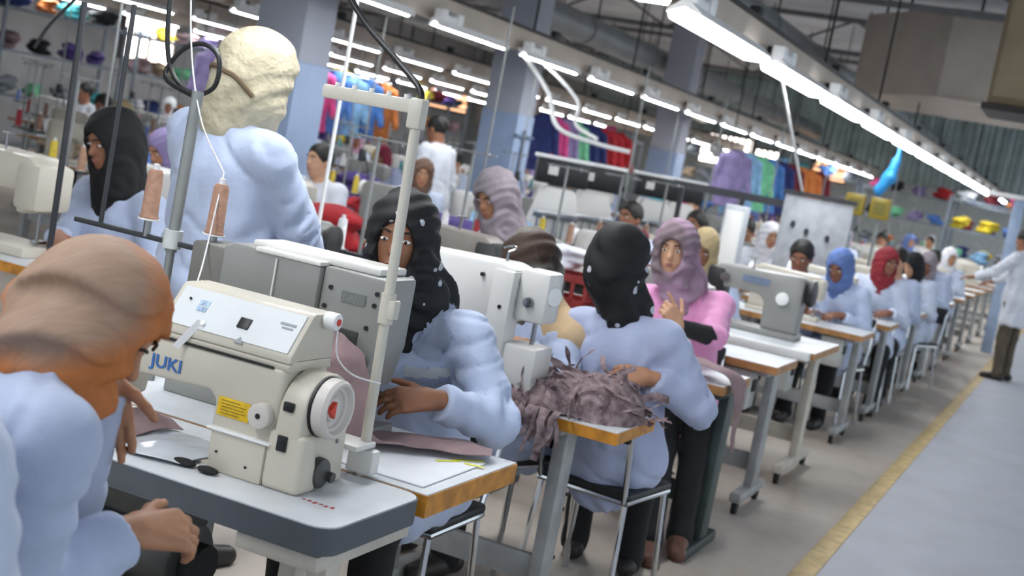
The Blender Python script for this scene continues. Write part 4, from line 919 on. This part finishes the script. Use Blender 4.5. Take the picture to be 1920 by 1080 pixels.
# heap of torn mauve strips on the third table: nobody could count them
hp_ = Field((-1.72, 3.82, .72), (-1.14, 4.36, 1.05), .010)
hp_.ell((-1.40, 4.10, .78), (.19, .15, .10), .03); hp_.ell((-1.52, 4.02, .77), (.14, .12, .07), .03); hp_.ell((-1.33, 4.14, .80), (.13, .12, .09), .03); hp_.cut((0, 0, .761), (0, 0, -1))
hp_.disp(lambda x, y, z: .016 * wrinkle(x, y, z, 2, 42.))
VV, FF = surface_nets(hp_.D); VV = hp_.lo + VV * hp_.v
hb = MB()
vv = [hb.bm.verts.new(p - np.array((-1.42, 4.08, .76))) for p in VV]
for q in FF:
    try: hb.bm.faces.new([vv[i] for i in q])
    except ValueError: pass
R_ = random.Random(3)
for k in range(230):
    i = R_.randrange(len(VV)); p = VV[i] - np.array((-1.42, 4.08, .76)); d = nrm((R_.gauss(0, 1), R_.gauss(0, 1), R_.gauss(0, .5))); sd = nrm((R_.gauss(0, 1), R_.gauss(0, 1), R_.gauss(0, 1)))
    if p[2] < .012: continue
    wd = R_.uniform(.006, .016); rows = []; q = p.copy(); cur = nrm((R_.gauss(0, 1), R_.gauss(0, 1), R_.gauss(0, 1)))
    for j in range(7):
        rows.append((hb.bm.verts.new(q - sd*wd), hb.bm.verts.new(q + sd*wd)))
        d = nrm(d + cur*.35 + (0, 0, -.12)); q = q + d*.018; sd = nrm(sd + .25*np.array((R_.gauss(0, 1), R_.gauss(0, 1), R_.gauss(0, 1)))); q[2] = max(q[2], .006)
    for A, B in zip(rows, rows[1:]): hb.bm.faces.new((A[0], A[1], B[1], B[0]))
for k in range(34):                       # strips hanging over the front edge
    x = -.33 + R_.random() * .36; q = np.array((x, -.17 + R_.uniform(-.01, .02), .02)); wd = R_.uniform(.006, .014); rows = []; dn = R_.uniform(.6, 1.)
    n_ = R_.randint(6, 12)
    for j in range(n_):
        rows.append((hb.bm.verts.new(q - np.array((wd, 0, 0))), hb.bm.verts.new(q + np.array((wd, .004, 0)))))
        q = q + np.array((R_.gauss(0, .006), (-.02 if j < 2 else R_.gauss(0, .004)), (0.002 if j < 1 else -.022 * dn)))
    for A, B in zip(rows, rows[1:]): hb.bm.faces.new((A[0], A[1], B[1], B[0]))
ho = hb.build('fabric_strips', mat('strips_mauve', '#5a484b', .9, col2='#b09a9b', scale=30, thr=(.3, .7), bump=.4, bscale=60), None, 70); ho.location = (-1.42, 4.08, .76)
tag(ho, 'heap of torn mauve fabric strips on the orange-edged table', 'fabric', kind='stuff')

# ------------------------------------------------------------------ hoses, cables and threads at the front
def hose(name, label, pts, r, m, cat='cable'):
    b = Vector(pts[0]); o = MB().tube([Vector(p) - b for p in pts], r, n=8).build(name, m, None, 60); o.location = b
    return tag(o, label, cat)
hose('air_hose', 'thick black hose dropping onto the cream thread post', [(-1.95, 2.75, 2.3), (-1.86, 2.78, 2.02), (-1.70, 2.80, 1.82), (-1.55, 2.76, 1.72), (-1.45, 2.71, 1.66), (-1.44, 2.70, 1.62)], .008, m_black, 'hose')
hose('cable', 'black cable looping beside the cream-scarved standing woman', [(-2.42, 3.0, 2.3), (-2.46, 3.05, 1.95), (-2.45, 3.05, 1.72), (-2.42, 3.06, 1.60), (-2.34, 3.06, 1.55), (-2.27, 3.06, 1.58), (-2.27, 3.06, 1.66), (-2.33, 3.06, 1.69), (-2.40, 3.06, 1.66), (-2.43, 3.05, 1.58), (-2.25, 2.97, 1.54)], .007, m_black)
hose('sewing_thread', 'white thread running down past the standing woman to the machine', [(-2.36, 2.95, 2.2), (-2.30, 2.95, 1.75), (-2.22, 2.95, 1.50), (-2.12, 2.96, 1.36)], .0022, THREAD['white'], 'thread')
hose('sewing_thread', 'white thread sagging from the cone to the nearest control panel', [(-2.12, 2.96, 1.36), (-2.08, 2.88, 1.14), (-1.98, 2.72, 1.06), (-1.86, 2.58, 1.13)], .0022, THREAD['white'], 'thread')
hose('sewing_thread', 'white thread hanging from the bobbin winder of the nearest machine', [(-1.45, 2.53, 1.115), (-1.445, 2.54, 1.05), (-1.42, 2.58, 1.01), (-1.39, 2.66, .99)], .002, THREAD['white'], 'thread')
hose('conduit', 'thin white conduit rod above the black-scarved woman facing us', [(-3.05, 5.0, 3.4), (-3.05, 5.0, 1.9), (-3.05, 5.0, .765)], .009, m_white, 'conduit')
hose('air_hose', 'white curved air hose hanging before the middle column', [(-5.2, 11.5, 2.46), (-4.75, 11.3, 2.1), (-4.55, 11.2, 1.8), (-4.2, 11.3, 1.72), (-3.9, 11.4, 1.7)], .022, m_white, 'hose')
hose('air_hose', 'second white air hose dropping near the middle column', [(-5.2, 11.9, 2.46), (-4.62, 11.7, 2.1), (-4.5, 11.5, 1.86), (-4.2, 11.3, 1.76)], .018, m_white, 'hose')
hose('cable', 'dark cable crossing in front of the upper left background', [(-4.0, 4.9, 2.5), (-4.1, 4.75, 2.1), (-4.3, 4.6, 1.75), (-4.35, 4.55, 1.6)], .008, m_black)
hose('conduit', 'dark vertical pole left of the black-scarved woman with orange hands', [(-3.25, 3.62, 0), (-3.26, 3.62, 1.0), (-3.27, 3.62, 1.78)], .011, m_standd, 'conduit')

# ------------------------------------------------------------------ second row: the worker at far left and her table
TK = table('white orange-edged table of the seated worker at far left', -4.5, -3.0, 3.72, 4.16, z=.82, motor=False, group='sewing tables')
machine('cream sewing machine at the far left edge', m_cream, (-3.88, 3.95, .82), PI).scale = (1.2, 1.2, 1.2)
person('woman in plain black headscarf sewing at far left', (-3.62, 4.48, 0), PI - .1, neckw=(-3.60, 4.36, 1.09), headc=(-3.63, 4.29, 1.285), pitch=.35, yaw=-.1, hands={'R': ((-3.62, 4.05, .90), (.6, -.6, -.2), (-.3, -.3, .9), .8), 'L': ((-3.40, 4.05, .90), (-.7, -.5, -.2), (.3, -.3, .9), .8)}, scarf=m_hplain, fold=.45, scarf_size=1.08, coat=m_coat, skin=SKIN['c'], vox=.011, bvox=.007, seed=23, bulk=1.05)
chair('black seated chrome chair of the worker at far left', (-3.62, 4.5, 0), PI - .1)
T2b = table('cream-topped table right of the standing woman', -3.7, -2.62, 4.85, 5.3, motor=False)
machine('grey machine lying low right of the standing woman', m_mgrey, (-3.3, 5.1, .76), 0, dark=m_motor)
stand('thread stand right of the standing woman', (-2.95, 5.22, .76)); cone('tan', (-2.84, 5.22, .975), 'tan thread cone right of the standing woman'); cone('white', (-3.06, 5.22, .975), 'white thread cone right of the standing woman')
TGm = table('wood-edged table of the grey-scarved woman bending leftwards', -3.5, -2.45, 5.62, 6.05, edge=m_wood2, motor=False)
machine('taupe grey sewing machine before the grey-scarved woman', mat('machine_taupe', '#8d867f', .45), (-2.83, 5.85, .76), PI, dark=m_motor).scale = (1.15, 1.15, 1.15)
person('woman in grey headscarf bent towards the taupe machine', (-2.66, 6.38, 0), 2.6, neckw=(-2.70, 6.25, 1.10), headc=(-2.77, 6.16, 1.30), pitch=.5, yaw=.3, scarf=m_hgrey, coat=m_coat2, vox=.013, seed=29, scarf_size=1.1)
chair('black seated chrome chair of the grey-scarved woman', (-2.66, 6.4, 0), 2.6)

# ------------------------------------------------------------------ simple far tables, racks, bundles
FT = None
def far_table(label, loc, rz=0):
    global FT
    if FT: return copy_thing(FT, loc, rz, label)
    t = thing('sewing_table', label, 'table', loc, rz, 'sewing tables'); FT = t
    MB().box((0, 0, .735), (1.1, .5, .03), bev=.004).build('edge_band', m_wood2, t); MB().box((0, 0, .752), (1.09, .49, .01), bev=.002).build('table_top', m_top, t)
    for s in (-1, 1): MB().box((s * .45, 0, .37), (.05, .08, .70)).box((s * .45, 0, .025), (.06, .5, .05)).build('leg', m_leg, t)
    MB().box((0, 0, .25), (.9, .03, .08)).build('crossbar', m_leg, t)
    MB().box((.2, 0, .62), (.2, .2, .18), bev=.01).build('motor', m_motor, t)
    return t
m_cols = {k: mat('cloth_' + k, h, .85, var=.15, scale=8, bump=.2, bscale=30) for k, h in dict(teal='#2f8c93', blue='#4f7fc4', navy='#28346b', purple='#5c4a8c', red='#b3242c', maroon='#6d1f2b', yellow='#d8c034', mint='#7fcf9f', white='#e2e4e8', sky='#8fbde0', orange='#cf7a3c', pink='#d64b8a', grey='#7d8288', lilac='#8d80ac', black='#1b1c20', beige='#b9a58a', mauve='#8d7579').items()}
BUN = []
def bundle(col, loc, label, s=1., rz=0., k=0):
    if len(BUN) <= k % 3 and len(BUN) < 3:
        F = Field((-.3, -.25, -.02), (.3, .25, .35), .014); r_ = random.Random(40 + len(BUN))
        for i in range(5): F.ell((r_.uniform(-.1, .1), r_.uniform(-.07, .07), .04 + .035 * i), (r_.uniform(.13, .2), r_.uniform(.1, .15), .05), .02)
        F.disp(lambda x, y, z: .014 * wrinkle(x, y, z, len(BUN), 26.)); F.cut((0, 0, 0), (0, 0, -1))
        o = F.mesh('fabric_bundle', m_cols[col]); tag(o, label, 'fabric', 'coloured fabric bundles'); o.location = loc; o.rotation_euler = (0, 0, rz); o.scale = (s,) * 3; BUN.append(o); return o
    o = copy_thing(BUN[k % len(BUN)], loc, rz, label, scale=s); o.material_slots[0].link = 'OBJECT'; o.material_slots[0].material = m_cols[col]; return o
POLE = None
def power_pole(label, x, y, z0=.76):
    global POLE
    if POLE: return copy_thing(POLE, (x, y, z0), 0, label)
    t = thing('power_drop', label, 'pole', (x, y, z0), 0, 'thin poles between tables and trunking'); POLE = t
    MB().cyl((0, 0, 0), (.0, 0, 1.64), .0075, n=8).build('pole', m_stand, t); MB().box((0, 0, .5), (.05, .05, .1), bev=.006).build('socket_box', m_standd, t)
    MB().tube([(0, 0, .55), (.06, .02, .4), (.1, .03, .15), (.08, .05, .01)], .006, n=6).build('cord', m_black, t)
    return t
# ------------------------------------------------------------------ far workers: a few poses, each worker coloured on its own
def scm(k, h): return mat('scarf_' + k, h, .8, var=.12, scale=8, bump=.15)
SCF = {k: scm(k, h) for k, h in dict(lilac='#8a7ca6', teal='#2c8a90', white='#e6e6ea', beige='#a8956f', blue='#5f78b0', red='#8c2430', maroon='#7a1a33', grey='#8e8a90', black='#121216', rose='#c79ab0', brown='#6d5242', purple='#5a4787').items()}
VAR = {}
def far_person(kind, label, loc, rz, coat, head, skin='c', tr=None):
    ms = dict(person=SKIN[skin], coat=coat, trousers=tr or m_tr, headscarf=head, hair=head)
    if kind in VAR: return copy_thing(VAR[kind], loc, rz, label, ms)
    kw = dict(fold=.6, vox=.014, bvox=.0095, face=True, coat=coat, skin=SKIN[skin], trousers=tr or m_tr)
    if kind == 'hijab_down': o, _ = person(label, loc, rz, lean=.35, pitch=.5, scarf=head, seed=31, **kw)
    if kind == 'hijab_side': o, _ = person(label, loc, rz, lean=.15, pitch=.15, yaw=.6, scarf=head, seed=37, **kw)
    if kind == 'hair_down': o, _ = person(label, loc, rz, lean=.3, pitch=.4, hair=head, seed=41, **kw)
    if kind == 'hair_up': o, _ = person(label, loc, rz, lean=.12, pitch=.05, yaw=-.3, hair=head, seed=43, **kw)
    if kind == 'stand_hair': o, _ = person(label, loc, rz, standing=True, lean=.05, pitch=.25, hair=head, seed=47, coat_len=.5, **kw)
    VAR[kind] = o; return o
RN = random.Random(11)
m_cols_l = list(m_cols); FCH = None
def far_station(x, y, rowname, i, rz, mcol=None, pole=True, bund=None):
    far_table('white sewing table, %s table of the %s' % (ORD[i], rowname), (x, y, 0), rz)
    copy_thing(MG, (x - .05, y, .757), rz, 'sewing machine on the %s table of the %s' % (ORD[i], rowname), {n: mcol for n in ('arm', 'bed', 'face_cover')} if mcol else None)
    c, s = math.cos(rz), math.sin(rz)
    stand('thread stand on the %s table of the %s' % (ORD[i], rowname), (x + .42 * c - .15 * s, y + .42 * s + .15 * c, .757), rz)
    for sd, nm in ((-1, 'left'), (1, 'right')):
        lx, ly = .42 + .11 * sd, .15; k = RN.choice(list(THREAD))
        cone(k, (x + lx * c - ly * s, y + lx * s + ly * c, .97), '%s thread cone, %s pin at the %s table of the %s' % (k, nm, ORD[i], rowname))
    if pole: power_pole('thin pole rising from the %s table of the %s' % (ORD[i], rowname), x - .5, y + .2)
    if bund: bundle(bund, (x + .3 * c + .1 * s, y + .3 * s - .1 * c, .758), '%s fabric bundle on the %s table of the %s' % (bund, ORD[i], rowname), .75, RN.uniform(0, 3), i)
# aisle row, far end
FP = [('hair_down', -1.88, 9.92, PI, m_coat, m_hair, 'black-haired worker beyond the grey machine, by the aisle'), ('hijab_down', -1.55, 9.98, PI - .2, m_coat, SCF['blue'], 'worker in blue headscarf by the aisle'),
      ('hijab_side', -1.50, 11.25, PI + .1, m_coat2, SCF['red'], 'worker in red headscarf by the aisle'), ('hair_up', -1.48, 11.95, PI, m_coat, m_hair, 'dark-haired worker looking up, behind the red headscarf'),
      ('hijab_down', -1.38, 13.3, 2.7, m_coat2, SCF['black'], 'worker in black headscarf leaning over an aisle table'), ('hijab_down', -1.5, 14.7, PI, m_coat, SCF['grey'], 'worker in grey headscarf far down the aisle row'),
      ('hair_down', -1.6, 16.1, PI, m_coat, m_hair, 'black-haired worker far down the aisle row'), ('hijab_side', -1.6, 17.7, PI, m_coat2, SCF['white'], 'worker in white headscarf at the far end of the aisle row'),
      ('hijab_down', -2.25, 8.55, PI + .1, m_coat, SCF['beige'], 'worker in beige headscarf bent low behind the grey machine')]
for k, x, y, rz, co, hd, lab in FP:
    far_person(k, lab, (x, y, 0), rz, co, hd, RN.choice('abcd'))
    chair('chair under the ' + lab, (x, y, 0), rz)
# second row beyond the grey scarf
R2 = [7.35, 8.9, 10.1, 11.3, 12.6, 13.9, 15.3, 16.8, 18.4, 20.2, 21.9, 23.6, 25.3, 27.0, 28.8]
PR2 = [None, ('hair_up', SCF['maroon'], m_coat2), ('hair_up', None, m_cols['navy']), ('hijab_side', SCF['white'], m_coatw), ('hair_down', None, m_coatw), ('hijab_down', SCF['lilac'], m_coat), ('hair_down', None, m_coat), ('hijab_side', SCF['teal'], m_coat2), ('hijab_down', SCF['rose'], m_coat), None, ('hair_down', None, m_coat), ('hijab_side', SCF['blue'], m_coat2), ('hijab_down', SCF['grey'], m_coat), ('hair_up', None, m_coatw), ('hijab_side', SCF['white'], m_coat)]
for i, y in enumerate(R2):
    far_station(-3.0, y, 'second row beyond the crates', i, PI, [m_mgrey, m_mwhite, m_cream, m_motor][i % 4], i % 2 == 0, RN.choice(m_cols_l) if i % 2 else None)
    if PR2[i]:
        k, hd, co = PR2[i]; x = -3.1 + .2 * (i % 2) if i > 3 else (-3.1, -3.12, -2.95, -2.62)[i]
        far_person(k, '%s worker behind the %s table of the second row' % ({'hijab': 'scarved', 'hair_': 'bare-headed'}[k[:5]], ORD[i]), (x, y + .62, 0), PI, co, hd if k.startswith('hijab') else m_hair, RN.choice('acd'))
        chair('chair behind the %s table of the second row' % ORD[i], (x, y + .62, 0), PI)
        if i == 1:
            F = Field((-.2, -.2, .9), (.2, .25, 1.2), .012); F.chain([(-.1, .06, 1.08), (0, .12, 1.06), (.1, .06, 1.08), (0, -.03, 1.1), (-.1, .06, 1.08)], [.05] * 5, .03); F.disp(lambda a, b_, c_: .006 * wrinkle(a, b_, c_, 3, 30.))
            ns = F.mesh('neck_scarf', SCF['maroon']); tag(ns, 'maroon scarf wound round the neck of a bare-headed worker', 'scarf'); ns.location = (x, y + .62, 0); ns.rotation_euler = (0, 0, PI)
# rows farther left
GR = [(-5.0, [6.2, 7.7, 9.3, 10.9, 12.5, 15.9, 17.6, 19.4, 21.3, 23.2, 25.2], 'third row'), (-7.6, [8.6, 10.2, 11.8, 13.4, 15.2, 17.0, 19.0, 21.2], 'fourth row'), (-9.6, [10.8, 12.5, 14.2, 16.0, 18.0, 20.2, 22.6], 'fifth row'), (-11.8, [12.9, 14.6, 16.4, 18.4, 20.6, 23.2], 'sixth row')]
hk = list(SCF); kinds = ['hijab_down', 'hijab_side', 'hair_down', 'hair_up', 'hijab_down']
for ri, (x, ys, nm) in enumerate(GR):
    for i, y in enumerate(ys):
        far_station(x, y, nm, i, PI, RN.choice([m_cream, m_mwhite, m_mgrey]), (i + ri) % 2 == 0, RN.choice(m_cols_l))
        if (i + ri) % 4 != 3 or i < 2:
            k = kinds[(i * 3 + ri) % 5]; hd = SCF[hk[(i * 5 + ri * 3) % len(hk)]]
            far_person(k, 'worker behind the %s table of the %s' % (ORD[i], nm), (x - .1, y + .62, 0), PI + RN.uniform(-.3, .3), RN.choice([m_coat, m_coat2, m_lav, m_coatw]), hd if k.startswith('hijab') else m_hair, RN.choice('abcd'))
            chair('chair behind the %s table of the %s' % (ORD[i], nm), (x - .1, y + .62, 0), PI)
# two standing people in white coats
sw, _ = person('person in long white coat and brown trousers standing in the aisle', (-.62, 15.85, 0), 1.15, standing=True, lean=.06, pitch=.2, hair=m_hair, coat=m_coatw, trousers=m_trb, vox=.014, bvox=.010, hands={'L': ((-1.12, 15.75, 1.08), (-1, .1, -.2), (0, 0, 1), .4), 'R': ((-1.0, 16.2, 1.0), (-1, .2, -.3), (0, 0, 1), .5)}, skin=SKIN['c'], coat_len=.62, seed=51)
far_person('stand_hair', 'dark-haired person in white coat standing by the middle column', (-5.35, 10.55, 0), 1.4, m_coatw, m_hair, 'c', m_trb)
# ------------------------------------------------------------------ red crates on yellow pallet box, board, hanging bag, racks
m_crate = mat('crate_red', '#8e2a26', .5, var=.1); m_crateo = mat('crate_yellow', '#d9b321', .5)
def crate(label, loc, m, rz=0):
    t = thing('crate', label, 'crate', loc, rz, 'plastic crates beside the second row')
    MB().box((0, 0, .01), (.4, .3, .02)).build('base', m, t)
    for sx, sy, w_, d_ in ((0, -.145, .4, .012), (0, .145, .4, .012), (-.194, 0, .012, .3), (.194, 0, .012, .3)):
        b = MB(); b.box((sx, sy, .03), (w_, d_, .05)); b.box((sx, sy, .165), (w_, d_, .04))
        n = 5 if w_ > .1 else 4
        for k in range(n + 1):
            u = -.5 + k / n
            b.box((sx + (u * (w_ - .02) if w_ > .1 else 0), sy + (u * (d_ - .02) if d_ > .1 else 0), .1), (.02 if w_ > .1 else d_ * 0 + .012, .012 if w_ > .1 else .02, .13))
        b.build('side', m, t)
    return t
cp = [(-2.60, 6.86), (-2.17, 6.95)]
for a, (x, y) in enumerate(cp):
    for k in range(5):
        m = m_crateo if k == 2 and a == 0 or k == 0 else m_crate
        crate('%s crate, %s from the floor in the %s stack before the second row' % ('yellow' if m is m_crateo else 'dark red', ORD[k], ('left', 'right')[a]), (x, y, .002 + .19 * k), m, .1)
bundle('white', (-2.60, 6.86, .955), 'white bundle on top of the left crate stack', .6, 0, 1); bundle('maroon', (-2.17, 6.95, .955), 'maroon bundle on top of the right crate stack', .55, 1, 2)
# hanging blue bag under the right-hand lights
F = Field((-.2, -.2, -.6), (.25, .2, .1), .012); F.chain([(.05, 0, .05), (.04, 0, -.12), (-.0, 0, -.3), (-.09, 0, -.46)], [.015, .045, .075, .06], .03); F.disp(lambda x, y, z: .008 * wrinkle(x, y, z, 1, 28.))
bg = F.mesh('hanging_bag', mat('bag_blue', '#2b8fd0', .5, var=.15, bump=.2)); bg.location = (-2.0, 14.0, 2.22); MB().tube([(.05, 0, .03), (.0, 0, .12), (-.05, 0, .17)], .006, n=5).build('string', m_black, bg); tag(bg, 'bright blue bag hanging under the right-hand lights', 'bag'); bg.scale = (.9,) * 3
# white board with dark top rail and a slim white cabinet
t = thing('notice_board', 'white board with dark top rail standing behind the aisle row', 'board', (-2.2, 11.65, 0), .25); t.scale = (.62, 1, .9)
MB().box((0, 0, 1.35), (.95, .03, .85), bev=.004).build('panel', mat('board_pale', '#b9bcc0', .6, var=.08), t); MB().box((0, -.01, 1.80), (1.02, .05, .04)).build('top_rail', m_standd, t)
for s in (-1, 1): MB().box((s * .44, .03, .47), (.04, .04, .94)).build('leg', m_leg, t)
for a, q in ((-.3, 1.5), (-.1, 1.45), (.2, 1.42), (.05, 1.25), (-.2, 1.2), (.3, 1.2)): MB().cyl((a, -.015, q), (a, -.045, q), .035, n=12).build('knob', m_standd, t)
t = thing('slim_cabinet', 'slim white cabinet standing left of the white board', 'cabinet', (-2.42, 9.75, 0), .1)
MB().box((0, 0, .72), (.16, .2, 1.44), bev=.01).build('body', mat('cabinet_pale', '#bfc3c7', .5), t); MB().box((.0, -.105, .75), (.13, .01, 1.3), bev=.003).build('door', m_mwhite, t)
for s, nm in ((0, 'left'), (1, 'right')):
    t = thing('yellow_box', 'yellow olive box on a post behind the aisle row, %s one' % nm, 'box', (-2.12 + .24 * s, 13.0, 0), 0, 'yellow boxes behind the aisle row')
    MB().box((0, 0, 1.62), (.18, .14, .2), bev=.01).build('casing', mat('box_olive_yellow', '#8f7a1c', .5), t); MB().cyl((0, 0, 0), (0, 0, 1.52), .014, n=8).build('post', m_stand, t); MB().box((0, -.072, 1.62), (.12, .006, .12)).build('front_plate', mat('plate_olive', '#6f6418', .5), t)
# slanted white tubes behind the aisle row
hose('conduit', 'slanting white rod under the right-hand trunking', [(-2.29, 9.6, 2.46), (-2.33, 10.7, 2.02), (-2.36, 11.64, 1.63)], .012, m_white, 'conduit')
# light post at the far end of the aisle row
t = thing('lamp_post', 'pale blue post with a flat lamp at the far end of the aisle row', 'lamp post', (-1.0, 19.2, 0))
MB().box((0, 0, 1.05), (.14, .14, 2.1), bev=.01).build('post', mat('post_pale_blue', '#9fb2cc', .5), t); MB().box((-.12, 0, 2.13), (.6, .3, .06), bev=.01).build('lamp_head', m_white, t)
# storage racks with bundles along the left wall and the far wall
m_rack = mat('rack_steel', '#77808a', .5, .3)
def rack(label, loc, rz, nm, n0):
    t = thing('storage_rack', label, 'rack', loc, rz, 'storage racks along the walls')
    for sx in (-1, 1):
        for sy in (-1, 1): MB().box((sx * .98, sy * .23, 1.1), (.04, .04, 2.2)).build('upright', m_rack, t)
    for z in (.3, .95, 1.55, 2.12): MB().box((0, 0, z), (2.0, .5, .03)).build('shelf', m_rack, t)
    c, s = math.cos(rz), math.sin(rz)
    for li, (z, sn) in enumerate(((.967, 'second'), (1.567, 'third'), (2.137, 'top'))):
        for k in range(4):
            u = -.72 + .48 * k; col = RN.choice(m_cols_l)
            bundle(col, (loc[0] + u * c, loc[1] + u * s, z), '%s bundle, %s from the left on the %s shelf of %s' % (col, ORD[k], sn, nm), RN.uniform(.8, 1.15), RN.uniform(0, 3), n0 + k)
RK = [((-13.6, 14.6), PI/2 - .2), ((-13.8, 17.4), PI/2 - .1), ((-13.9, 20.2), PI/2), ((-13.9, 23.2), PI/2), ((-13.6, 26.4), PI/2), ((-10.6, 28.6), 0), ((-8.0, 28.2), 0), ((-5.6, 28.4), 0), ((-4.0, 31.2), 0), ((-1.7, 27.5), .05), ((-1.9, 31.0), 0)]
for i, ((x, y), rz) in enumerate(RK):
    rack('grey steel rack with fabric bundles, %s from the left' % ORD[i], (x, y, 0), rz, 'the %s rack' % ORD[i], i)
# garments hanging from rails
GAR = []
def garment(col, loc, label, rz):
    if not GAR:
        F = Field((-.3, -.12, -.85), (.3, .12, .05), .014)
        F.cone((-.16, 0, -.06), (.16, 0, -.06), .05, .05, .03); F.cone((0, 0, -.08), (0, 0, -.7), .15, .2, .03, flat=((0, 1, 0), .35))
        for s in (-1, 1): F.cone((s * .18, 0, -.08), (s * .25, .02, -.5), .05, .045, .02)
        F.disp(lambda x, y, z: .010 * np.sin(38 * x + 2 * np.sin(6 * z)) * np.clip(-z, 0, .6)); F.cut((0, 0, -.72), (0, 0, -1))
        o = F.mesh('hanging_garment', m_cols[col]); MB().tube([(0, 0, -.03), (0, 0, .03), (.02, 0, .05), (.035, 0, .03)], .004, n=5).build('hanger', m_steel, o)
        tag(o, label, 'garment', 'garments hanging in the background'); GAR.append(o); o.location = loc; o.rotation_euler = (0, 0, rz); return o
    return copy_thing(GAR[0], loc, rz, label, {'hanging_garment': m_cols[col]})
RL = [((-8.9, 12.2), (-8.9, 15.8), 'fifth row'), ((-10.8, 14.2), (-10.8, 18.6), 'sixth row'), ((-7.0, 16.5), (-7.0, 20.0), 'columns'), ((-4.6, 17.5), (-4.2, 22.0), 'far third row')]
for i, (a, b_, nm) in enumerate(RL):
    t = thing('garment_rail', 'steel garment rail above the %s' % nm, 'rail', (a[0], a[1], 2.05), 0, 'garment rails')
    d = (b_[0] - a[0], b_[1] - a[1]); MB().cyl((0, 0, 0), (*d, 0), .014, n=8).build('rail', m_steel, t)
    for q in (0, 1): MB().cyl((d[0] * q, d[1] * q, 0), (d[0] * q, d[1] * q, 2.4), .008, n=6).build('hanger_rod', m_rail, t)
    n = 9
    for k in range(n):
        f = (k + .5) / n; col = RN.choice(['teal', 'red', 'white', 'blue', 'pink', 'orange', 'mint', 'maroon', 'navy', 'beige', 'lilac', 'sky'])
        garment(col, (a[0] + d[0] * f, a[1] + d[1] * f, 2.0), '%s garment, %s along the rail above the %s' % (col, ORD[k], nm), RN.uniform(.2, .7))

# bins of cut pieces between the second and third row
m_bin = mat('bin_blue_grey', '#6f86a8', .5, var=.08)
def bin_(label, loc, rz=0):
    t = thing('fabric_bin', label, 'bin', loc, rz, 'plastic bins between the rows')
    b = MB(); b.prism([(-.27, .06), (.27, .06), (.32, .72), (.30, .72), (.255, .085), (-.255, .085), (-.30, .72), (-.32, .72)], -.2, .2, 'y'); b.build('shell', m_bin, t)
    for s in (-1, 1): MB().box((0, s * .2, .39), (.58, .015, .66), bev=.004).build('end_wall', m_bin, t)
    MB().box((0, .0, .725), (.68, .45, .025), bev=.008).build('rim', m_bin, t)
    for sx in (-1, 1):
        for sy in (-1, 1): MB().cyl((sx * .2 - .012, sy * .15, .035), (sx * .2 + .012, sy * .15, .035), .035, n=12).build('wheel', m_rub, t)
    return t
for i, (x, y, col) in enumerate(((-4.05, 6.6, 'red'), (-3.95, 7.9, 'purple'), (-4.0, 9.3, 'sky'), (-4.2, 11.6, 'navy'), (-6.4, 10.9, 'purple'), (-6.2, 12.2, 'teal'), (-6.6, 8.2, 'blue'))):
    bin_('blue-grey bin holding %s cloth, %s of the bins between the rows' % (col, ORD[i]), (x, y, 0), .2 * i)
    bundle(col, (x, y, .74), '%s cloth heaped in the %s bin between the rows' % (col, ORD[i]), 1.35, .3 * i, i)
# tall machine heads with black control boxes behind the second row
def unit(label, loc, rz):
    t = thing('machine_head', label, 'machine', loc, rz, 'tall machine heads behind the second row')
    MB().box((0, 0, .38), (.6, .5, .76), bev=.01).build('base_cabinet', m_mgrey, t); MB().prism([(-.2, .76), (.2, .76), (.2, 1.0), (.12, 1.3), (-.12, 1.3), (-.2, 1.0)], -.16, .16, 'y', bev=.02).build('head', m_mwhite, t)
    cb = MB().box((0, -.05, 1.42), (.42, .2, .2), bev=.012).build('control_box', m_black, t); MB().box((-.08, -.152, 1.43), (.08, .006, .07)).build('screen', m_mwhite, cb); MB().box((0, -.05, 1.535), (.46, .24, .03), bev=.008).build('box_lid', m_white, cb)
    for k in range(5):
        MB().cyl((-.14 + .07 * k, -.19, .78), (-.14 + .07 * k, -.19, 1.05), .008, n=8).build('needle_bar', m_steel, t)
    MB().box((0, -.175, 1.08), (.36, .03, .06), bev=.005).build('needle_plate', m_steel, t)
    return t
for i, (x, y) in enumerate(((-4.0, 10.1), (-3.93, 10.75), (-3.95, 12.5), (-3.95, 13.4))): unit('tall white machine head with black control box, %s from the camera' % ORD[i], (x, y, 0), .5)
t = thing('guide_rail', 'dark horizontal rail on posts in front of the far garments', 'rail', (-3.55, 11.85, 0))
MB().box((.55, .35, 1.50), (1.35, .06, .07), rz=.55).build('rail', m_standd, t)
for q in (.05, .55): MB().box((q, q * .62, .74), (.04, .04, 1.46)).build('post', m_standd, t)
